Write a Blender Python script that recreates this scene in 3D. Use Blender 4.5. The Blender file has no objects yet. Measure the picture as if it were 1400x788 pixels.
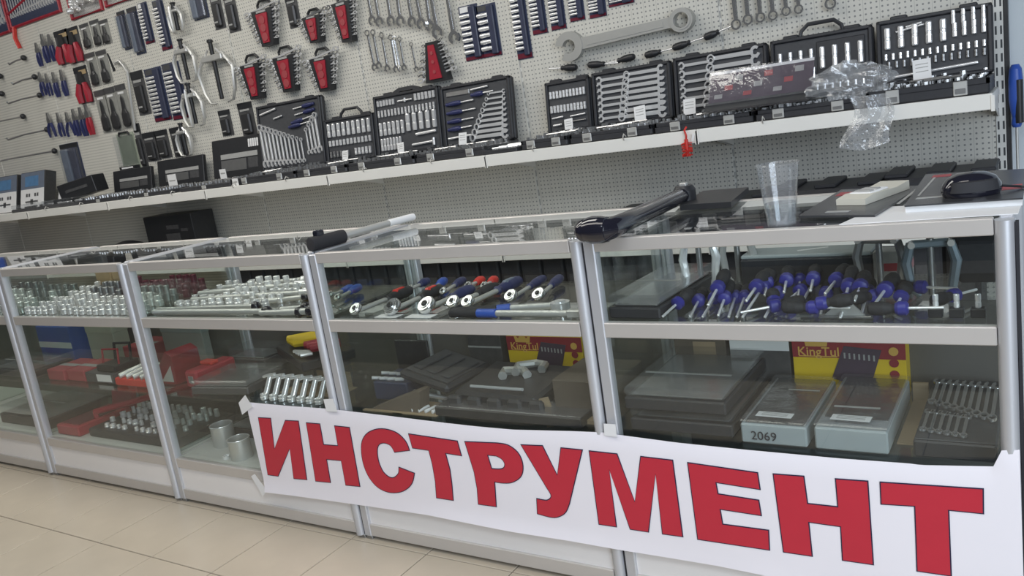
import bpy, math, random
from mathutils import Vector, Matrix, Quaternion

random.seed(7)
scene = bpy.context.scene
col = scene.collection
R = math.radians

# ------------------------------------------------------------------ camera
FPX, YAW, PITCH, ROLL = 1141.915, -0.593270, -0.204935, -0.152593
CAM = Vector((1.6811, -1.8405, 1.3384))
_F = Vector((math.sin(YAW)*math.cos(PITCH), math.cos(YAW)*math.cos(PITCH), math.sin(PITCH)))
_r = Vector((math.cos(YAW), -math.sin(YAW), 0)); _u = _r.cross(_F)
_X = math.cos(ROLL)*_r + math.sin(ROLL)*_u
_Y = -math.sin(ROLL)*_r + math.cos(ROLL)*_u
cd = bpy.data.cameras.new('camera'); co = bpy.data.objects.new('camera', cd); col.objects.link(co)
co.matrix_world = Matrix(((_X.x, _Y.x, -_F.x, CAM.x), (_X.y, _Y.y, -_F.y, CAM.y), (_X.z, _Y.z, -_F.z, CAM.z), (0, 0, 0, 1)))
cd.sensor_width = 36; cd.lens = 36*FPX/1400; cd.clip_start = 0.05; cd.clip_end = 60
scene.camera = co

# ------------------------------------------------------------------ world, lights, exposure
w = bpy.data.worlds.new('world'); scene.world = w; w.use_nodes = True
bg = w.node_tree.nodes['Background']
bg.inputs[0].default_value = (0.90, 0.95, 1.0, 1); bg.inputs[1].default_value = 0.05
def area(name, loc, target, sx, sy, energy, color):
    l = bpy.data.lights.new(name, 'AREA'); l.shape = 'RECTANGLE'; l.size = sx; l.size_y = sy
    l.energy = energy; l.color = color
    o = bpy.data.objects.new(name, l); col.objects.link(o); o.location = loc
    o.rotation_euler = (Vector(target)-Vector(loc)).to_track_quat('-Z', 'Y').to_euler()
    return o
area('ceiling_light_front', (-1.2, -1.1, 3.2), (-1.2, -0.9, 0), 6.0, 0.7, 54, (1.0, 0.95, 0.88))
area('ceiling_light_wall', (-3.0, 0.3, 3.2), (-3.0, 0.6, 0), 6.0, 0.5, 60, (1.0, 0.97, 0.90))
area('ceiling_light_right', (1.9, -2.4, 3.2), (1.6, -1.6, 0), 3.0, 0.8, 66, (0.84, 0.91, 1.0))
area('shop_window', (4.4, -3.2, 1.7), (0.8, 0.8, 0.9), 3.0, 2.2, 150, (0.78, 0.88, 1.0))
vs = scene.view_settings
vs.view_transform = 'Standard'; vs.look = 'None'; vs.gamma = 1.0; vs.use_curve_mapping = False
vs.exposure = 0.0
scene.cycles.transparent_max_bounces = 32
scene.cycles.max_bounces = 8

# ------------------------------------------------------------------ measured planes of the place (metres)
YW = 1.8686                       # face of the perforated wall
YS = 1.4475; ZS = 1.160           # front edge and top of the wall shelf
SX = [-5.751, -4.714, -3.677, -2.640, -1.603, -0.566, 0.471, 1.508]   # joints of the wall shelving
PX = [-4.290, -3.300, -2.308, -1.334, -0.318, 0.670, 1.616]                   # joints of the showcases
DEP = 0.51; ZT = 1.0              # showcase depth and height
ZU, ZL, ZD = 0.777, 0.452, 0.192  # upper glass shelf, lower glass shelf, deck

def at(px, py, ax, v):
    """point where the sight line through a photo pixel meets the plane axis=v"""
    d = _F*FPX + _X*(px-700) - _Y*(py-394)
    return CAM + d*((v-CAM[ax])/d[ax])
def aw(px, py, off=0.0): return at(px, py, 1, YW-off)

# ------------------------------------------------------------------ materials
MATS = {}
def mat(name, c, rough=0.5, metal=0.0, var=0.08, scale=30.0, bump=0.0, emit=0, coat=0.0):
    m = bpy.data.materials.new(name); m.use_nodes = True
    nt = m.node_tree; b = nt.nodes['Principled BSDF']
    b.inputs['Roughness'].default_value = rough; b.inputs['Metallic'].default_value = metal
    if coat: b.inputs['Coat Weight'].default_value = coat
    tc = nt.nodes.new('ShaderNodeTexCoord'); n = nt.nodes.new('ShaderNodeTexNoise')
    n.inputs['Scale'].default_value = scale; n.inputs['Detail'].default_value = 3
    nt.links.new(tc.outputs['Object'], n.inputs['Vector'])
    mx = nt.nodes.new('ShaderNodeMix'); mx.data_type = 'RGBA'
    mx.inputs[6].default_value = (*[x*(1-var) for x in c], 1); mx.inputs[7].default_value = (*[min(1, x*(1+var)) for x in c], 1)
    nt.links.new(n.outputs[0], mx.inputs[0]); nt.links.new(mx.outputs[2], b.inputs['Base Color'])
    if bump:
        bp = nt.nodes.new('ShaderNodeBump'); bp.inputs['Strength'].default_value = bump; bp.inputs['Distance'].default_value = 0.002
        nt.links.new(n.outputs[0], bp.inputs['Height']); nt.links.new(bp.outputs[0], b.inputs['Normal'])
    MATS[name] = m
    return m

def glassy(name, tint, f0=0.05, haze=0.0, hazecol=(0.8, 0.82, 0.85), rough=0.0, bump=0.0, bscale=25):
    """thin clear pane or film: transparent plus a mirror by the angle of view (Schlick), some milky haze"""
    m = bpy.data.materials.new(name); m.use_nodes = True; nt = m.node_tree; nt.nodes.clear()
    N = nt.nodes.new; L = nt.links.new
    geo = N('ShaderNodeNewGeometry'); dot = N('ShaderNodeVectorMath'); dot.operation = 'DOT_PRODUCT'
    L(geo.outputs['Normal'], dot.inputs[0]); L(geo.outputs['Incoming'], dot.inputs[1])
    ab = N('ShaderNodeMath'); ab.operation = 'ABSOLUTE'; L(dot.outputs['Value'], ab.inputs[0])
    om = N('ShaderNodeMath'); om.operation = 'SUBTRACT'; om.inputs[0].default_value = 1; L(ab.outputs[0], om.inputs[1])
    pw = N('ShaderNodeMath'); pw.operation = 'POWER'; pw.inputs[1].default_value = 5; L(om.outputs[0], pw.inputs[0])
    ma = N('ShaderNodeMath'); ma.operation = 'MULTIPLY_ADD'; ma.inputs[1].default_value = 1-f0; ma.inputs[2].default_value = f0
    L(pw.outputs[0], ma.inputs[0])
    tr = N('ShaderNodeBsdfTransparent'); tr.inputs[0].default_value = (*tint, 1)
    gl = N('ShaderNodeBsdfGlossy'); gl.inputs['Roughness'].default_value = rough; gl.inputs[0].default_value = (1, 1, 1, 1)
    nz = N('ShaderNodeTexNoise'); tc = N('ShaderNodeTexCoord'); L(tc.outputs['Object'], nz.inputs['Vector'])
    nz.inputs['Scale'].default_value = bscale; nz.inputs['Detail'].default_value = 4
    if bump:
        bp = N('ShaderNodeBump'); bp.inputs['Strength'].default_value = bump; bp.inputs['Distance'].default_value = 0.01
        L(nz.outputs[0], bp.inputs['Height']); L(bp.outputs[0], gl.inputs['Normal'])
    base = tr.outputs[0]
    if haze:
        df = N('ShaderNodeBsdfDiffuse'); df.inputs[0].default_value = (*hazecol, 1)
        hm = N('ShaderNodeMixShader'); mh = N('ShaderNodeMath'); mh.operation = 'MULTIPLY'; mh.inputs[1].default_value = haze*2
        L(nz.outputs[0], mh.inputs[0]); L(mh.outputs[0], hm.inputs[0]); L(tr.outputs[0], hm.inputs[1]); L(df.outputs[0], hm.inputs[2]); base = hm.outputs[0]
    mx = N('ShaderNodeMixShader'); L(ma.outputs[0], mx.inputs[0]); L(base, mx.inputs[1]); L(gl.outputs[0], mx.inputs[2])
    o = N('ShaderNodeOutputMaterial'); L(mx.outputs[0], o.inputs[0])
    MATS[name] = m
    return m

def pegboard():
    m = mat('pegboard', (0.64, 0.625, 0.57), 0.55, var=0.04, scale=3)
    nt = m.node_tree; N = nt.nodes.new; L = nt.links.new
    b = nt.nodes['Principled BSDF']; src = b.inputs['Base Color'].links[0].from_socket
    geo = N('ShaderNodeNewGeometry'); sp = N('ShaderNodeSeparateXYZ'); L(geo.outputs['Position'], sp.inputs[0])
    def mth(op, a, bb=None):
        n = N('ShaderNodeMath'); n.operation = op
        for i, x in enumerate((a, bb)):
            if x is None: continue
            if isinstance(x, (int, float)): n.inputs[i].default_value = x
            else: L(x, n.inputs[i])
        return n.outputs[0]
    P = 0.0205
    def cell(s): return mth('SUBTRACT', mth('FRACT', mth('ADD', mth('DIVIDE', s, P), 1000.0)), 0.5)
    cx, cz = cell(sp.outputs[0]), cell(sp.outputs[2])
    r2 = mth('ADD', mth('MULTIPLY', cx, cx), mth('MULTIPLY', cz, cz))
    hole = mth('LESS_THAN', r2, 0.034)
    line = mth('LESS_THAN', mth('FRACT', mth('ADD', mth('DIVIDE', sp.outputs[0], P*3), 1000.0)), 0.035)
    k = mth('MAXIMUM', mth('MULTIPLY', hole, 0.72), mth('MULTIPLY', line, 0.25))
    mx = N('ShaderNodeMix'); mx.data_type = 'RGBA'; L(k, mx.inputs[0]); L(src, mx.inputs[6]); mx.inputs[7].default_value = (0.10, 0.11, 0.12, 1)
    L(mx.outputs[2], b.inputs['Base Color'])
pegboard()
def slotted():
    m = mat('slotted_upright', (0.66, 0.66, 0.63), 0.45, var=0.03)
    nt = m.node_tree; N = nt.nodes.new; L = nt.links.new
    b = nt.nodes['Principled BSDF']; src = b.inputs['Base Color'].links[0].from_socket
    tc = N('ShaderNodeTexCoord'); sp = N('ShaderNodeSeparateXYZ'); L(tc.outputs['Object'], sp.inputs[0])
    def mth(op, a, bb):
        n = N('ShaderNodeMath'); n.operation = op
        for i, x in enumerate((a, bb)):
            if isinstance(x, (int, float)): n.inputs[i].default_value = x
            else: L(x, n.inputs[i])
        return n.outputs[0]
    ax = N('ShaderNodeMath'); ax.operation = 'ABSOLUTE'; L(sp.outputs[0], ax.inputs[0])
    near = mth('LESS_THAN', mth('ABSOLUTE', mth('SUBTRACT', ax.outputs[0], 0.0085), 0), 0.0032)
    fz = mth('LESS_THAN', mth('FRACT', mth('ADD', mth('DIVIDE', sp.outputs[2], 0.05), 100.0), 0), 0.62)
    k = mth('MULTIPLY', near, fz)
    mx = N('ShaderNodeMix'); mx.data_type = 'RGBA'; L(k, mx.inputs[0]); L(src, mx.inputs[6]); mx.inputs[7].default_value = (0.04, 0.045, 0.05, 1)
    L(mx.outputs[2], b.inputs['Base Color'])
slotted()

mat('wall_paint', (0.62, 0.68, 0.72), 0.7, var=0.04, scale=4)
mat('grout', (0.20, 0.17, 0.14), 0.9, var=0.2)
mat('tile', (0.53, 0.465, 0.37), 0.32, var=0.10, scale=7, bump=0.05)
mat('aluminium', (0.60, 0.57, 0.54), 0.40, 0.35, var=0.04, scale=8)  # rails: warm tone of the reflected floor put into the colour
mat('aluminium_cool_reflect', (0.60, 0.61, 0.64), 0.42, 0.5, var=0.04, scale=8)  # same metal for the posts, their bluish reflection put into the colour
mat('seam', (0.02, 0.02, 0.025), 0.8)
mat('laminate', (0.82, 0.79, 0.77), 0.45, var=0.03, scale=5)
mat('deck_white', (0.55, 0.56, 0.54), 0.5, var=0.05, scale=5)
mat('shelf_white', (0.82, 0.81, 0.77), 0.4, var=0.03, scale=5)
mat('bits', (0.50, 0.50, 0.50), 0.30, 0.85, var=0.2, scale=60)
mat('chrome', (0.93, 0.93, 0.93), 0.18, 0.55, var=0.04, scale=60)
mat('chrome_dark', (0.74, 0.74, 0.74), 0.16, 0.88, var=0.05, scale=60)
mat('satin', (0.62, 0.62, 0.60), 0.42, 0.6, var=0.06, scale=40)
mat('dull_steel', (0.46, 0.46, 0.44), 0.5, 0.45, var=0.05, scale=12)
mat('steel', (0.34, 0.34, 0.34), 0.38, 0.8, var=0.12, scale=40)
mat('black', (0.022, 0.023, 0.026), 0.42, var=0.25, scale=40, bump=0.1)
mat('case_black', (0.030, 0.031, 0.036), 0.48, var=0.25, scale=60, bump=0.15)
mat('case_inner', (0.050, 0.052, 0.058), 0.6, var=0.25, scale=60, bump=0.15)
mat('gloss_black', (0.012, 0.012, 0.02), 0.10, var=0.1, coat=0.6)
mat('rubber', (0.022, 0.022, 0.026), 0.65, var=0.3, scale=80, bump=0.3)
mat('rail_navy', (0.048, 0.054, 0.092), 0.3, var=0.2)
mat('back_laminate_shade', (0.115, 0.108, 0.10), 0.6, var=0.1, scale=6)  # dark tone holds the shade behind the showcases
mat('blue', (0.030, 0.036, 0.115), 0.40, var=0.2)
mat('blue_bright', (0.03, 0.09, 0.42), 0.4, var=0.15)
mat('screw_blue', (0.035, 0.035, 0.26), 0.4, var=0.15)
mat('navy_card', (0.035, 0.045, 0.09), 0.45, var=0.3, scale=50)
mat('red', (0.36, 0.022, 0.04), 0.38, var=0.15)
mat('red_bright', (0.62, 0.04, 0.03), 0.4, var=0.12)
mat('maroon', (0.17, 0.02, 0.04), 0.4, 0.3, var=0.15)
mat('pink_red', (0.36, 0.06, 0.07), 0.5, var=0.15)
mat('white', (0.80, 0.80, 0.80), 0.5, var=0.03)
mat('paper', (0.86, 0.83, 0.88), 0.42, var=0.02, scale=6, bump=0.02)
mat('banner_red', (0.52, 0.022, 0.045), 0.40, var=0.05, scale=20)
mat('banner_edge', (0.015, 0.015, 0.05), 0.5)
mat('grey_card', (0.075, 0.075, 0.078), 0.38, var=0.35, scale=45)
mat('card_pale', (0.30, 0.30, 0.28), 0.4, var=0.25, scale=40)
mat('card_light', (0.38, 0.38, 0.37), 0.5, var=0.15, scale=60)
mat('grey_tray', (0.36, 0.40, 0.41), 0.45, var=0.06)
mat('yellow', (0.80, 0.55, 0.02), 0.45, var=0.06)
mat('box_maroon', (0.30, 0.025, 0.035), 0.45, var=0.1)
mat('box_purple', (0.075, 0.05, 0.075), 0.5, var=0.2)
mat('gold', (0.75, 0.45, 0.10), 0.45)
mat('kraft', (0.36, 0.27, 0.17), 0.75, var=0.12, scale=12)
mat('brown_box', (0.13, 0.105, 0.08), 0.7, var=0.15, scale=12)
mat('pale_green', (0.34, 0.38, 0.30), 0.6, var=0.08)
mat('dark_tool', (0.050, 0.050, 0.052), 0.35, 0.3, var=0.3)
mat('dark_sheet', (0.045, 0.046, 0.05), 0.25, var=0.2, scale=15)
mat('cream', (0.62, 0.60, 0.52), 0.45, var=0.04)
mat('ink', (0.02, 0.02, 0.03), 0.7)
mat('screen_blue', (0.10, 0.22, 0.40), 0.4, var=0.3, scale=20)
mat('slate', (0.16, 0.19, 0.25), 0.3, var=0.15)
mat('paint_blue_grey', (0.20, 0.25, 0.29), 0.4, 0.4)
mat('wood_tan', (0.42, 0.31, 0.17), 0.6, var=0.2)
glassy('glass', (0.955, 0.975, 0.965), 0.045)
glassy('clear_film', (0.96, 0.96, 0.97), 0.05, haze=0.035, rough=0.12, bump=0.6, bscale=14)
glassy('clear_lid', (0.93, 0.94, 0.95), 0.06, haze=0.035, rough=0.14, bump=0.15, bscale=10)
glassy('bag_film', (0.95, 0.96, 0.97), 0.10, haze=0.17, rough=0.06, bump=0.9, bscale=30)
glassy('cup_plastic', (0.96, 0.965, 0.97), 0.05, haze=0.05, rough=0.08)
glassy('water', (0.93, 0.96, 0.97), 0.05, haze=0.05)
M = MATS

# ------------------------------------------------------------------ mesh helpers
class MB:
    def __init__(s): s.v = []; s.f = []
    def box(s, x0, x1, y0, y1, z0, z1, b=0.0):
        n = len(s.v)
        if b <= 0:
            s.v += [(x0,y0,z0),(x1,y0,z0),(x1,y1,z0),(x0,y1,z0),(x0,y0,z1),(x1,y0,z1),(x1,y1,z1),(x0,y1,z1)]
            s.f += [tuple(n+i for i in q) for q in ((0,3,2,1),(4,5,6,7),(0,1,5,4),(1,2,6,5),(2,3,7,6),(3,0,4,7))]
        else:
            b = min(b, (x1-x0)*.49, (y1-y0)*.49, (z1-z0)*.49)
            xs, ys, zs = (x0, x1), (y0, y1), (z0, z1); sg = (1, -1); idx = {}
            for i in (0,1):
                for j in (0,1):
                    for k in (0,1):
                        for a in range(3):
                            p = [xs[i]+sg[i]*b, ys[j]+sg[j]*b, zs[k]+sg[k]*b]; p[a] = (xs[i], ys[j], zs[k])[a]
                            idx[i,j,k,a] = len(s.v); s.v.append(tuple(p))
            for a in range(3):
                o = [t for t in range(3) if t != a]
                for e in (0,1):
                    q = []
                    for (p_, r_) in ((0,0),(1,0),(1,1),(0,1)):
                        t = [0,0,0]; t[a] = e; t[o[0]] = p_; t[o[1]] = r_; q.append(idx[(*t, a)])
                    s.f.append(tuple(q))
            for a in range(3):          # chamfer strips along axis a
                o = [t for t in range(3) if t != a]
                for p_ in (0,1):
                    for r_ in (0,1):
                        q = []
                        for e, c in ((0,o[0]),(0,o[1]),(1,o[1]),(1,o[0])):
                            t = [0,0,0]; t[a] = e; t[o[0]] = p_; t[o[1]] = r_; q.append(idx[(*t, c)])
                        s.f.append(tuple(q))
            for i in (0,1):
                for j in (0,1):
                    for k in (0,1): s.f.append(tuple(idx[i,j,k,a] for a in range(3)))
        return s
    def lathe(s, prof, n=12, o=(0,0,0), sx=1.0, sy=1.0, xf=None):
        b = len(s.v)
        for r, z in prof:
            for i in range(n):
                a = 2*math.pi*i/n
                p = Vector((o[0]+r*sx*math.cos(a), o[1]+r*sy*math.sin(a), o[2]+z))
                s.v.append(tuple(xf @ p) if xf else tuple(p))
        for k in range(len(prof)-1):
            for i in range(n):
                j = (i+1) % n
                s.f.append((b+k*n+i, b+k*n+j, b+(k+1)*n+j, b+(k+1)*n+i))
        if prof[0][0] > 1e-6: s.f.append(tuple(b+i for i in reversed(range(n))))
        if prof[-1][0] > 1e-6: s.f.append(tuple(b+(len(prof)-1)*n+i for i in range(n)))
        return s
    def tube(s, pts, r, n=8, sy=1.0):
        pts = [Vector(p) for p in pts]; b = len(s.v); m = len(pts)
        rr = r if isinstance(r, (list, tuple)) else [r]*m
        up = None
        for k, p in enumerate(pts):
            d = (pts[min(k+1, m-1)]-pts[max(k-1, 0)]).normalized()
            if up is None:
                up = Vector((0,0,1)) if abs(d.z) < .9 else Vector((1,0,0))
            a = d.cross(up).normalized(); c = a.cross(d).normalized(); up = c
            for i in range(n):
                t = 2*math.pi*i/n
                s.v.append(tuple(p + a*(rr[k]*math.cos(t)) + c*(rr[k]*sy*math.sin(t))))
        for k in range(m-1):
            for i in range(n):
                j = (i+1) % n
                s.f.append((b+k*n+i, b+k*n+j, b+(k+1)*n+j, b+(k+1)*n+i))
        s.f.append(tuple(b+i for i in reversed(range(n)))); s.f.append(tuple(b+(m-1)*n+i for i in range(n)))
        return s
    def prism(s, poly, d0, d1, plane='xz'):
        b = len(s.v); n = len(poly)
        def P(a, c, d): return {'xz': (a, d, c), 'xy': (a, c, d), 'yz': (d, a, c)}[plane]
        for d in (d0, d1):
            for a, c in poly: s.v.append(P(a, c, d))
        s.f.append(tuple(b+i for i in range(n))); s.f.append(tuple(b+n+i for i in reversed(range(n))))
        for i in range(n):
            j = (i+1) % n; s.f.append((b+i, b+n+i, b+n+j, b+j))
        return s
    def ringprism(s, cx, cz, ro, ri, d0, d1, n=14, a0=0.0, a1=2*math.pi):
        full = abs(a1-a0-2*math.pi) < 1e-6
        m = n if full else n+1; b = len(s.v)
        for i in range(m):
            a = a0+(a1-a0)*i/n
            for r, d in ((ro,d0),(ri,d0),(ri,d1),(ro,d1)):
                s.v.append((cx+r*math.cos(a), d, cz+r*math.sin(a)))
        for i in range(n):
            j = (i+1) % m
            for k in range(4):
                l = (k+1) % 4
                s.f.append((b+4*i+k, b+4*i+l, b+4*j+l, b+4*j+k))
        if not full:
            s.f.append((b,b+1,b+2,b+3)); e = b+4*(m-1); s.f.append((e+3,e+2,e+1,e))
        return s
    def mesh(s, name, m, smooth=False):
        me = bpy.data.meshes.new(name); me.from_pydata(s.v, [], s.f); me.validate(); me.update()
        import bmesh
        bm = bmesh.new(); bm.from_mesh(me); bmesh.ops.recalc_face_normals(bm, faces=bm.faces); bm.to_mesh(me); bm.free()
        if smooth:
            me.polygons.foreach_set('use_smooth', [True]*len(me.polygons))
            try: me.set_sharp_from_angle(angle=R(38))
            except Exception: pass
        me.materials.append(M[m]); return me
    def build(s, name, m, parent=None, loc=(0,0,0), rot=None, smooth=False, scale=None):
        return inst(name, s.mesh(name, m, smooth), parent, loc, rot, scale)

def inst(name, me, parent=None, loc=(0,0,0), rot=None, scale=None):
    o = bpy.data.objects.new(name, me); col.objects.link(o)
    if parent is not None: o.parent = parent
    o.location = loc
    if rot is not None:
        if isinstance(rot, Quaternion): o.rotation_mode = 'QUATERNION'; o.rotation_quaternion = rot
        else: o.rotation_euler = rot
    if scale is not None: o.scale = (scale,)*3 if isinstance(scale, (int, float)) else scale
    return o
CACHE = {}
def cached(key, fn):
    if key not in CACHE: CACHE[key] = fn()
    return CACHE[key]
def tag(o, label, cat, group=None, kind=None):
    if label: o['label'] = label
    if cat: o['category'] = cat
    if group: o['group'] = group
    if kind: o['kind'] = kind
    return o
def thing(name, label, cat, loc=(0,0,0), rotz=0, group=None, rot=None):
    o = bpy.data.objects.new(name, None); col.objects.link(o); o.empty_display_size = 0.02
    o.location = loc
    if rot is not None:
        if isinstance(rot, Quaternion): o.rotation_mode = 'QUATERNION'; o.rotation_quaternion = rot
        else: o.rotation_euler = rot
    else: o.rotation_euler = (0,0,rotz)
    return tag(o, label, cat, group)
def struct(o): o['kind'] = 'structure'; return o
def bx(name, m, x0, x1, y0, y1, z0, z1, b=0.0, parent=None, **k):
    return MB().box(x0,x1,y0,y1,z0,z1,b).build(name, m, parent, **k)
def aim(a, b):
    return (Vector(b)-Vector(a)).to_track_quat('Z', 'Y')
ORD = ['first','second','third','fourth','fifth','sixth','seventh','eighth','ninth','tenth','eleventh','twelfth','thirteenth','fourteenth','fifteenth','sixteenth','seventeenth','eighteenth','nineteenth','twentieth']

# ------------------------------------------------------------------ shared tool meshes (unit size, scaled when placed)
def socket_mesh(m='chrome'):
    return cached(('socket', m), lambda: MB().lathe([(0,0),(.94,0),(1,.07),(1,.52),(.88,.58),(.88,.97),(.8,1),(.5,1),(.5,.86),(0,.86)], 10).mesh('socket', m, True))
def plug_mesh(m='chrome'):       # a plain deep socket, seen from the side
    return cached(('plug', m), lambda: MB().lathe([(0,0),(.9,0),(1,.05),(1,.40),(.92,.44),(.92,.54),(1,.58),(1,.95),(.9,1),(0,1)], 8).mesh('socket', m, True))
def wrench_mesh(m='chrome'):     # combination wrench in the XZ plane, length 1 along Z, open jaw at z=0
    def f():
        b = MB()
        b.prism([(-.034,.13),(.034,.13),(.026,.87),(-.026,.87)], -.013, .013)
        b.ringprism(0, .925, .075, .044, -.020, .020, 14)
        a0 = R(-90+32+12); a1 = R(270-32+12)
        b.ringprism(0, .09, .09, .045, -.017, .017, 12, a0, a1)
        return b.mesh('wrench', m, True)
    return cached(('wrench', m), f)
def wrench_thick(m='satin'):
    def f():
        b = MB()
        b.prism([(-.040,.13),(-.034,.15),(-.030,.87),(.030,.87),(.034,.15),(.040,.13)], -.016, .016)
        b.prism([(-.020,.20),(.020,.20),(.016,.82),(-.016,.82)], -.019, .019)
        b.ringprism(0, .925, .075, .050, -.024, .024, 24)
        b.ringprism(0, .09, .093, .046, -.020, .020, 20, R(-90+34+14), R(270-34+14))
        return b.mesh('wrench', m, True)
    return cached(('wrench_thick', m), f)
def rod_mesh(m='chrome'):
    return cached(('rod', m), lambda: MB().lathe([(0,0),(.9,0),(1,.01),(1,.99),(.9,1),(0,1)], 10).mesh('rod', m, True))
def ball_mesh(m='black'):
    return cached(('ball', m), lambda: MB().lathe([(0,-1),(.5,-.87),(.87,-.5),(1,0),(.87,.5),(.5,.87),(0,1)], 12).mesh('ball', m, True))
def handle_mesh(m='rubber'):     # screwdriver grip along Z
    return cached(('handle', m), lambda: MB().lathe([(0,0),(.55,0),(.75,.05),(.62,.16),(.80,.26),(1,.45),(1,.75),(.85,.93),(.5,1),(0,1)], 10).mesh('handle', m, True))
def collar_mesh(m='screw_blue'):
    return cached(('collar', m), lambda: MB().lathe([(0,0),(.7,0),(1,.15),(1,.75),(.75,1),(0,1)], 10).mesh('collar', m, True))

def screwdriver(label, tip, end, rh=0.016, hl=0.10, group=None, grip='rubber', ring='screw_blue'):
    tip, end = Vector(tip), Vector(end); L = (end-tip).length
    t = thing('screwdriver', label, 'screwdriver', tip, group=group, rot=aim(tip, end))
    hl = min(hl, L*.55)
    inst('shaft', rod_mesh('chrome'), t, (0,0,0), None, (rh*.22, rh*.22, L-hl*.9))
    if ring: inst('collar', collar_mesh(ring), t, (0,0,L-hl), None, (rh*1.05, rh*1.05, hl*.32))
    inst('handle', handle_mesh(grip), t, (0,0,L-hl*(.72 if ring else 1)), None, (rh, rh, hl*(.72 if ring else 1)))
    return t

def ratchet(label, head, end, grip='rubber', insert=None, group=None, rh=0.020, rs=0.008, kind='ratchet'):
    head, end = Vector(head), Vector(end); L = (end-head).length
    ax = (end-head).normalized(); t = thing(kind, label, 'ratchet', head, group=group)
    q = ax.to_track_quat('Z', 'Y')
    z = Vector((0,0,1)); sx = ax.cross(z).normalized()
    b = MB().lathe([(0,-.5),(.9,-.5),(1,-.35),(1,.35),(.9,.5),(.6,.5),(.6,.62),(.35,.62),(.35,.45),(0,.45)], 16)
    b.build('head', 'chrome_dark', t, (0,0,rh*.35), (R(38),0,R(-12)), True, (rh, rh, rh*.7))
    inst('head_button', collar_mesh('black'), t, (0,-rh*.30,rh*.62), (R(38),0,R(-12)), (rh*.34, rh*.34, rh*.2))
    inst('shaft', rod_mesh('satin'), t, ax*rh*.7, q, (rs, rs*.8, L*.62))
    inst('handle', handle_mesh(grip), t, ax*(L*.52), q, (rs*2.3, rs*2.0, L*.48))
    if insert:
        p = ax*(L*.78)+z*rs*.8
        MB().box(-.55,.55,-.9,.9,-.5,.5,.3).build('grip_insert', insert, t, p, (0,0,math.atan2(ax.y, ax.x)+math.pi/2), False, (rs*2.4, L*.13, rs*2.6))
    return t

# ------------------------------------------------------------------ THE SETTING
fl = struct(bx('floor', 'grout', -7.5, 4.5, -4.0, 2.2, -0.06, -0.004))
TS, TX, TY = 0.331, -2.023, -0.3463
tile_me = MB().box(0.002, TS-0.002, 0.002, TS-0.002, -0.02, 0.0, 0.0015).mesh('tile', 'tile')
for i in range(-9, 14):
    for j in range(-4, 7):
        inst('tile', tile_me, fl, (TX+i*TS, TY+j*TS, random.uniform(-.0004, .0)), None)
wb = struct(bx('wall_back', 'wall_paint', -7.6, 4.5, 1.93, 2.05, -0.02, 3.0))
SXX = [-7.825, -6.788] + SX
for i in range(len(SXX)-1):
    bx('panel', 'pegboard', SXX[i]+0.005, SXX[i+1]-(0.005 if i < len(SXX)-2 else 0.016), YW, YW+0.02, 0.0, 2.75, 0.002, wb)
for x in SXX:
    e = x == SXX[-1]
    b = MB().box(-.016, .016, 0, .055, -1.4, 1.4)
    b.build('upright', 'slotted_upright', wb, (x, YW+(0.003 if not e else -0.004), 1.4), None, False, (1 if e else .28, 1, 1))
bx('upright_side', 'dark_tool', 1.526, 1.540, YW-0.004, 1.93, 0, 2.75, 0, wb)

# wall shelves
def wall_shelf(i, x0, x1, z, label, clips, ys=YS, lip=0.052):
    t = thing('wall_shelf', label, 'shelf', ((x0+x1)/2, YW, z), group='white metal shelves on the perforated wall')
    hw = (x1-x0)/2-0.002
    bx('shelf_board', 'shelf_white', -hw, hw, -(YW-ys), -0.002, -0.028, 0.0, 0.002, t)
    bx('price_rail', 'shelf_white', -hw, hw, -(YW-ys)-0.012, -(YW-ys), -lip, 0.002, 0.002, t)
    for s in (-1, 1):
        MB().prism([(-.002,-.03),(-.36,-.03),(-.002,-.11)], -.0015, .0015, 'yz').build('bracket', 'shelf_white', t, (s*(hw-.006),0,0))
        bx('rail_clip', 'shelf_white', s*hw-.006, s*hw+.006, -(YW-ys)-.016, -(YW-ys)-.012, -lip-.006, -.004, .001, t)
    for c in clips:
        MB().tube([(c,-(YW-ys)-.013,-.006),(c,-(YW-ys)-.022,.006),(c,-(YW-ys)-.010,.02),(c,-(YW-ys)+.01,.008)], .0025, 6).build('hook_clip', 'satin', t)
    return t
wl = ['far left end','second from the far left','under the slim black cases','under the wrench fan case','under the three upright socket cases','under the two long wrench cases','at the right end, under the largest socket case']
for i in range(len(SX)-1):
    wall_shelf(i, SX[i], SX[i+1], ZS, 'white metal wall shelf section '+wl[i], [-.25, .2] if i > 0 else [])
ZB = 0.70
ll = {1: 'far left', 2: 'below the black box', 3: 'behind the third showcase', 4: 'behind the pair of ratchet cases', 5: 'behind the dark bar', 6: 'behind the catalogues'}
for i in range(1, len(SX)-1):
    wall_shelf(i, SX[i], SX[i+1], ZB, 'low white wall shelf section '+ll[i]+', mostly hidden', [], ys=1.47)

ZC = 0.34
for i in range(3, len(SX)-1):
    wall_shelf(i, SX[i], SX[i+1], ZC, 'bottom white wall shelf section '+ll[i]+', mostly hidden', [], ys=1.47)

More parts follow.
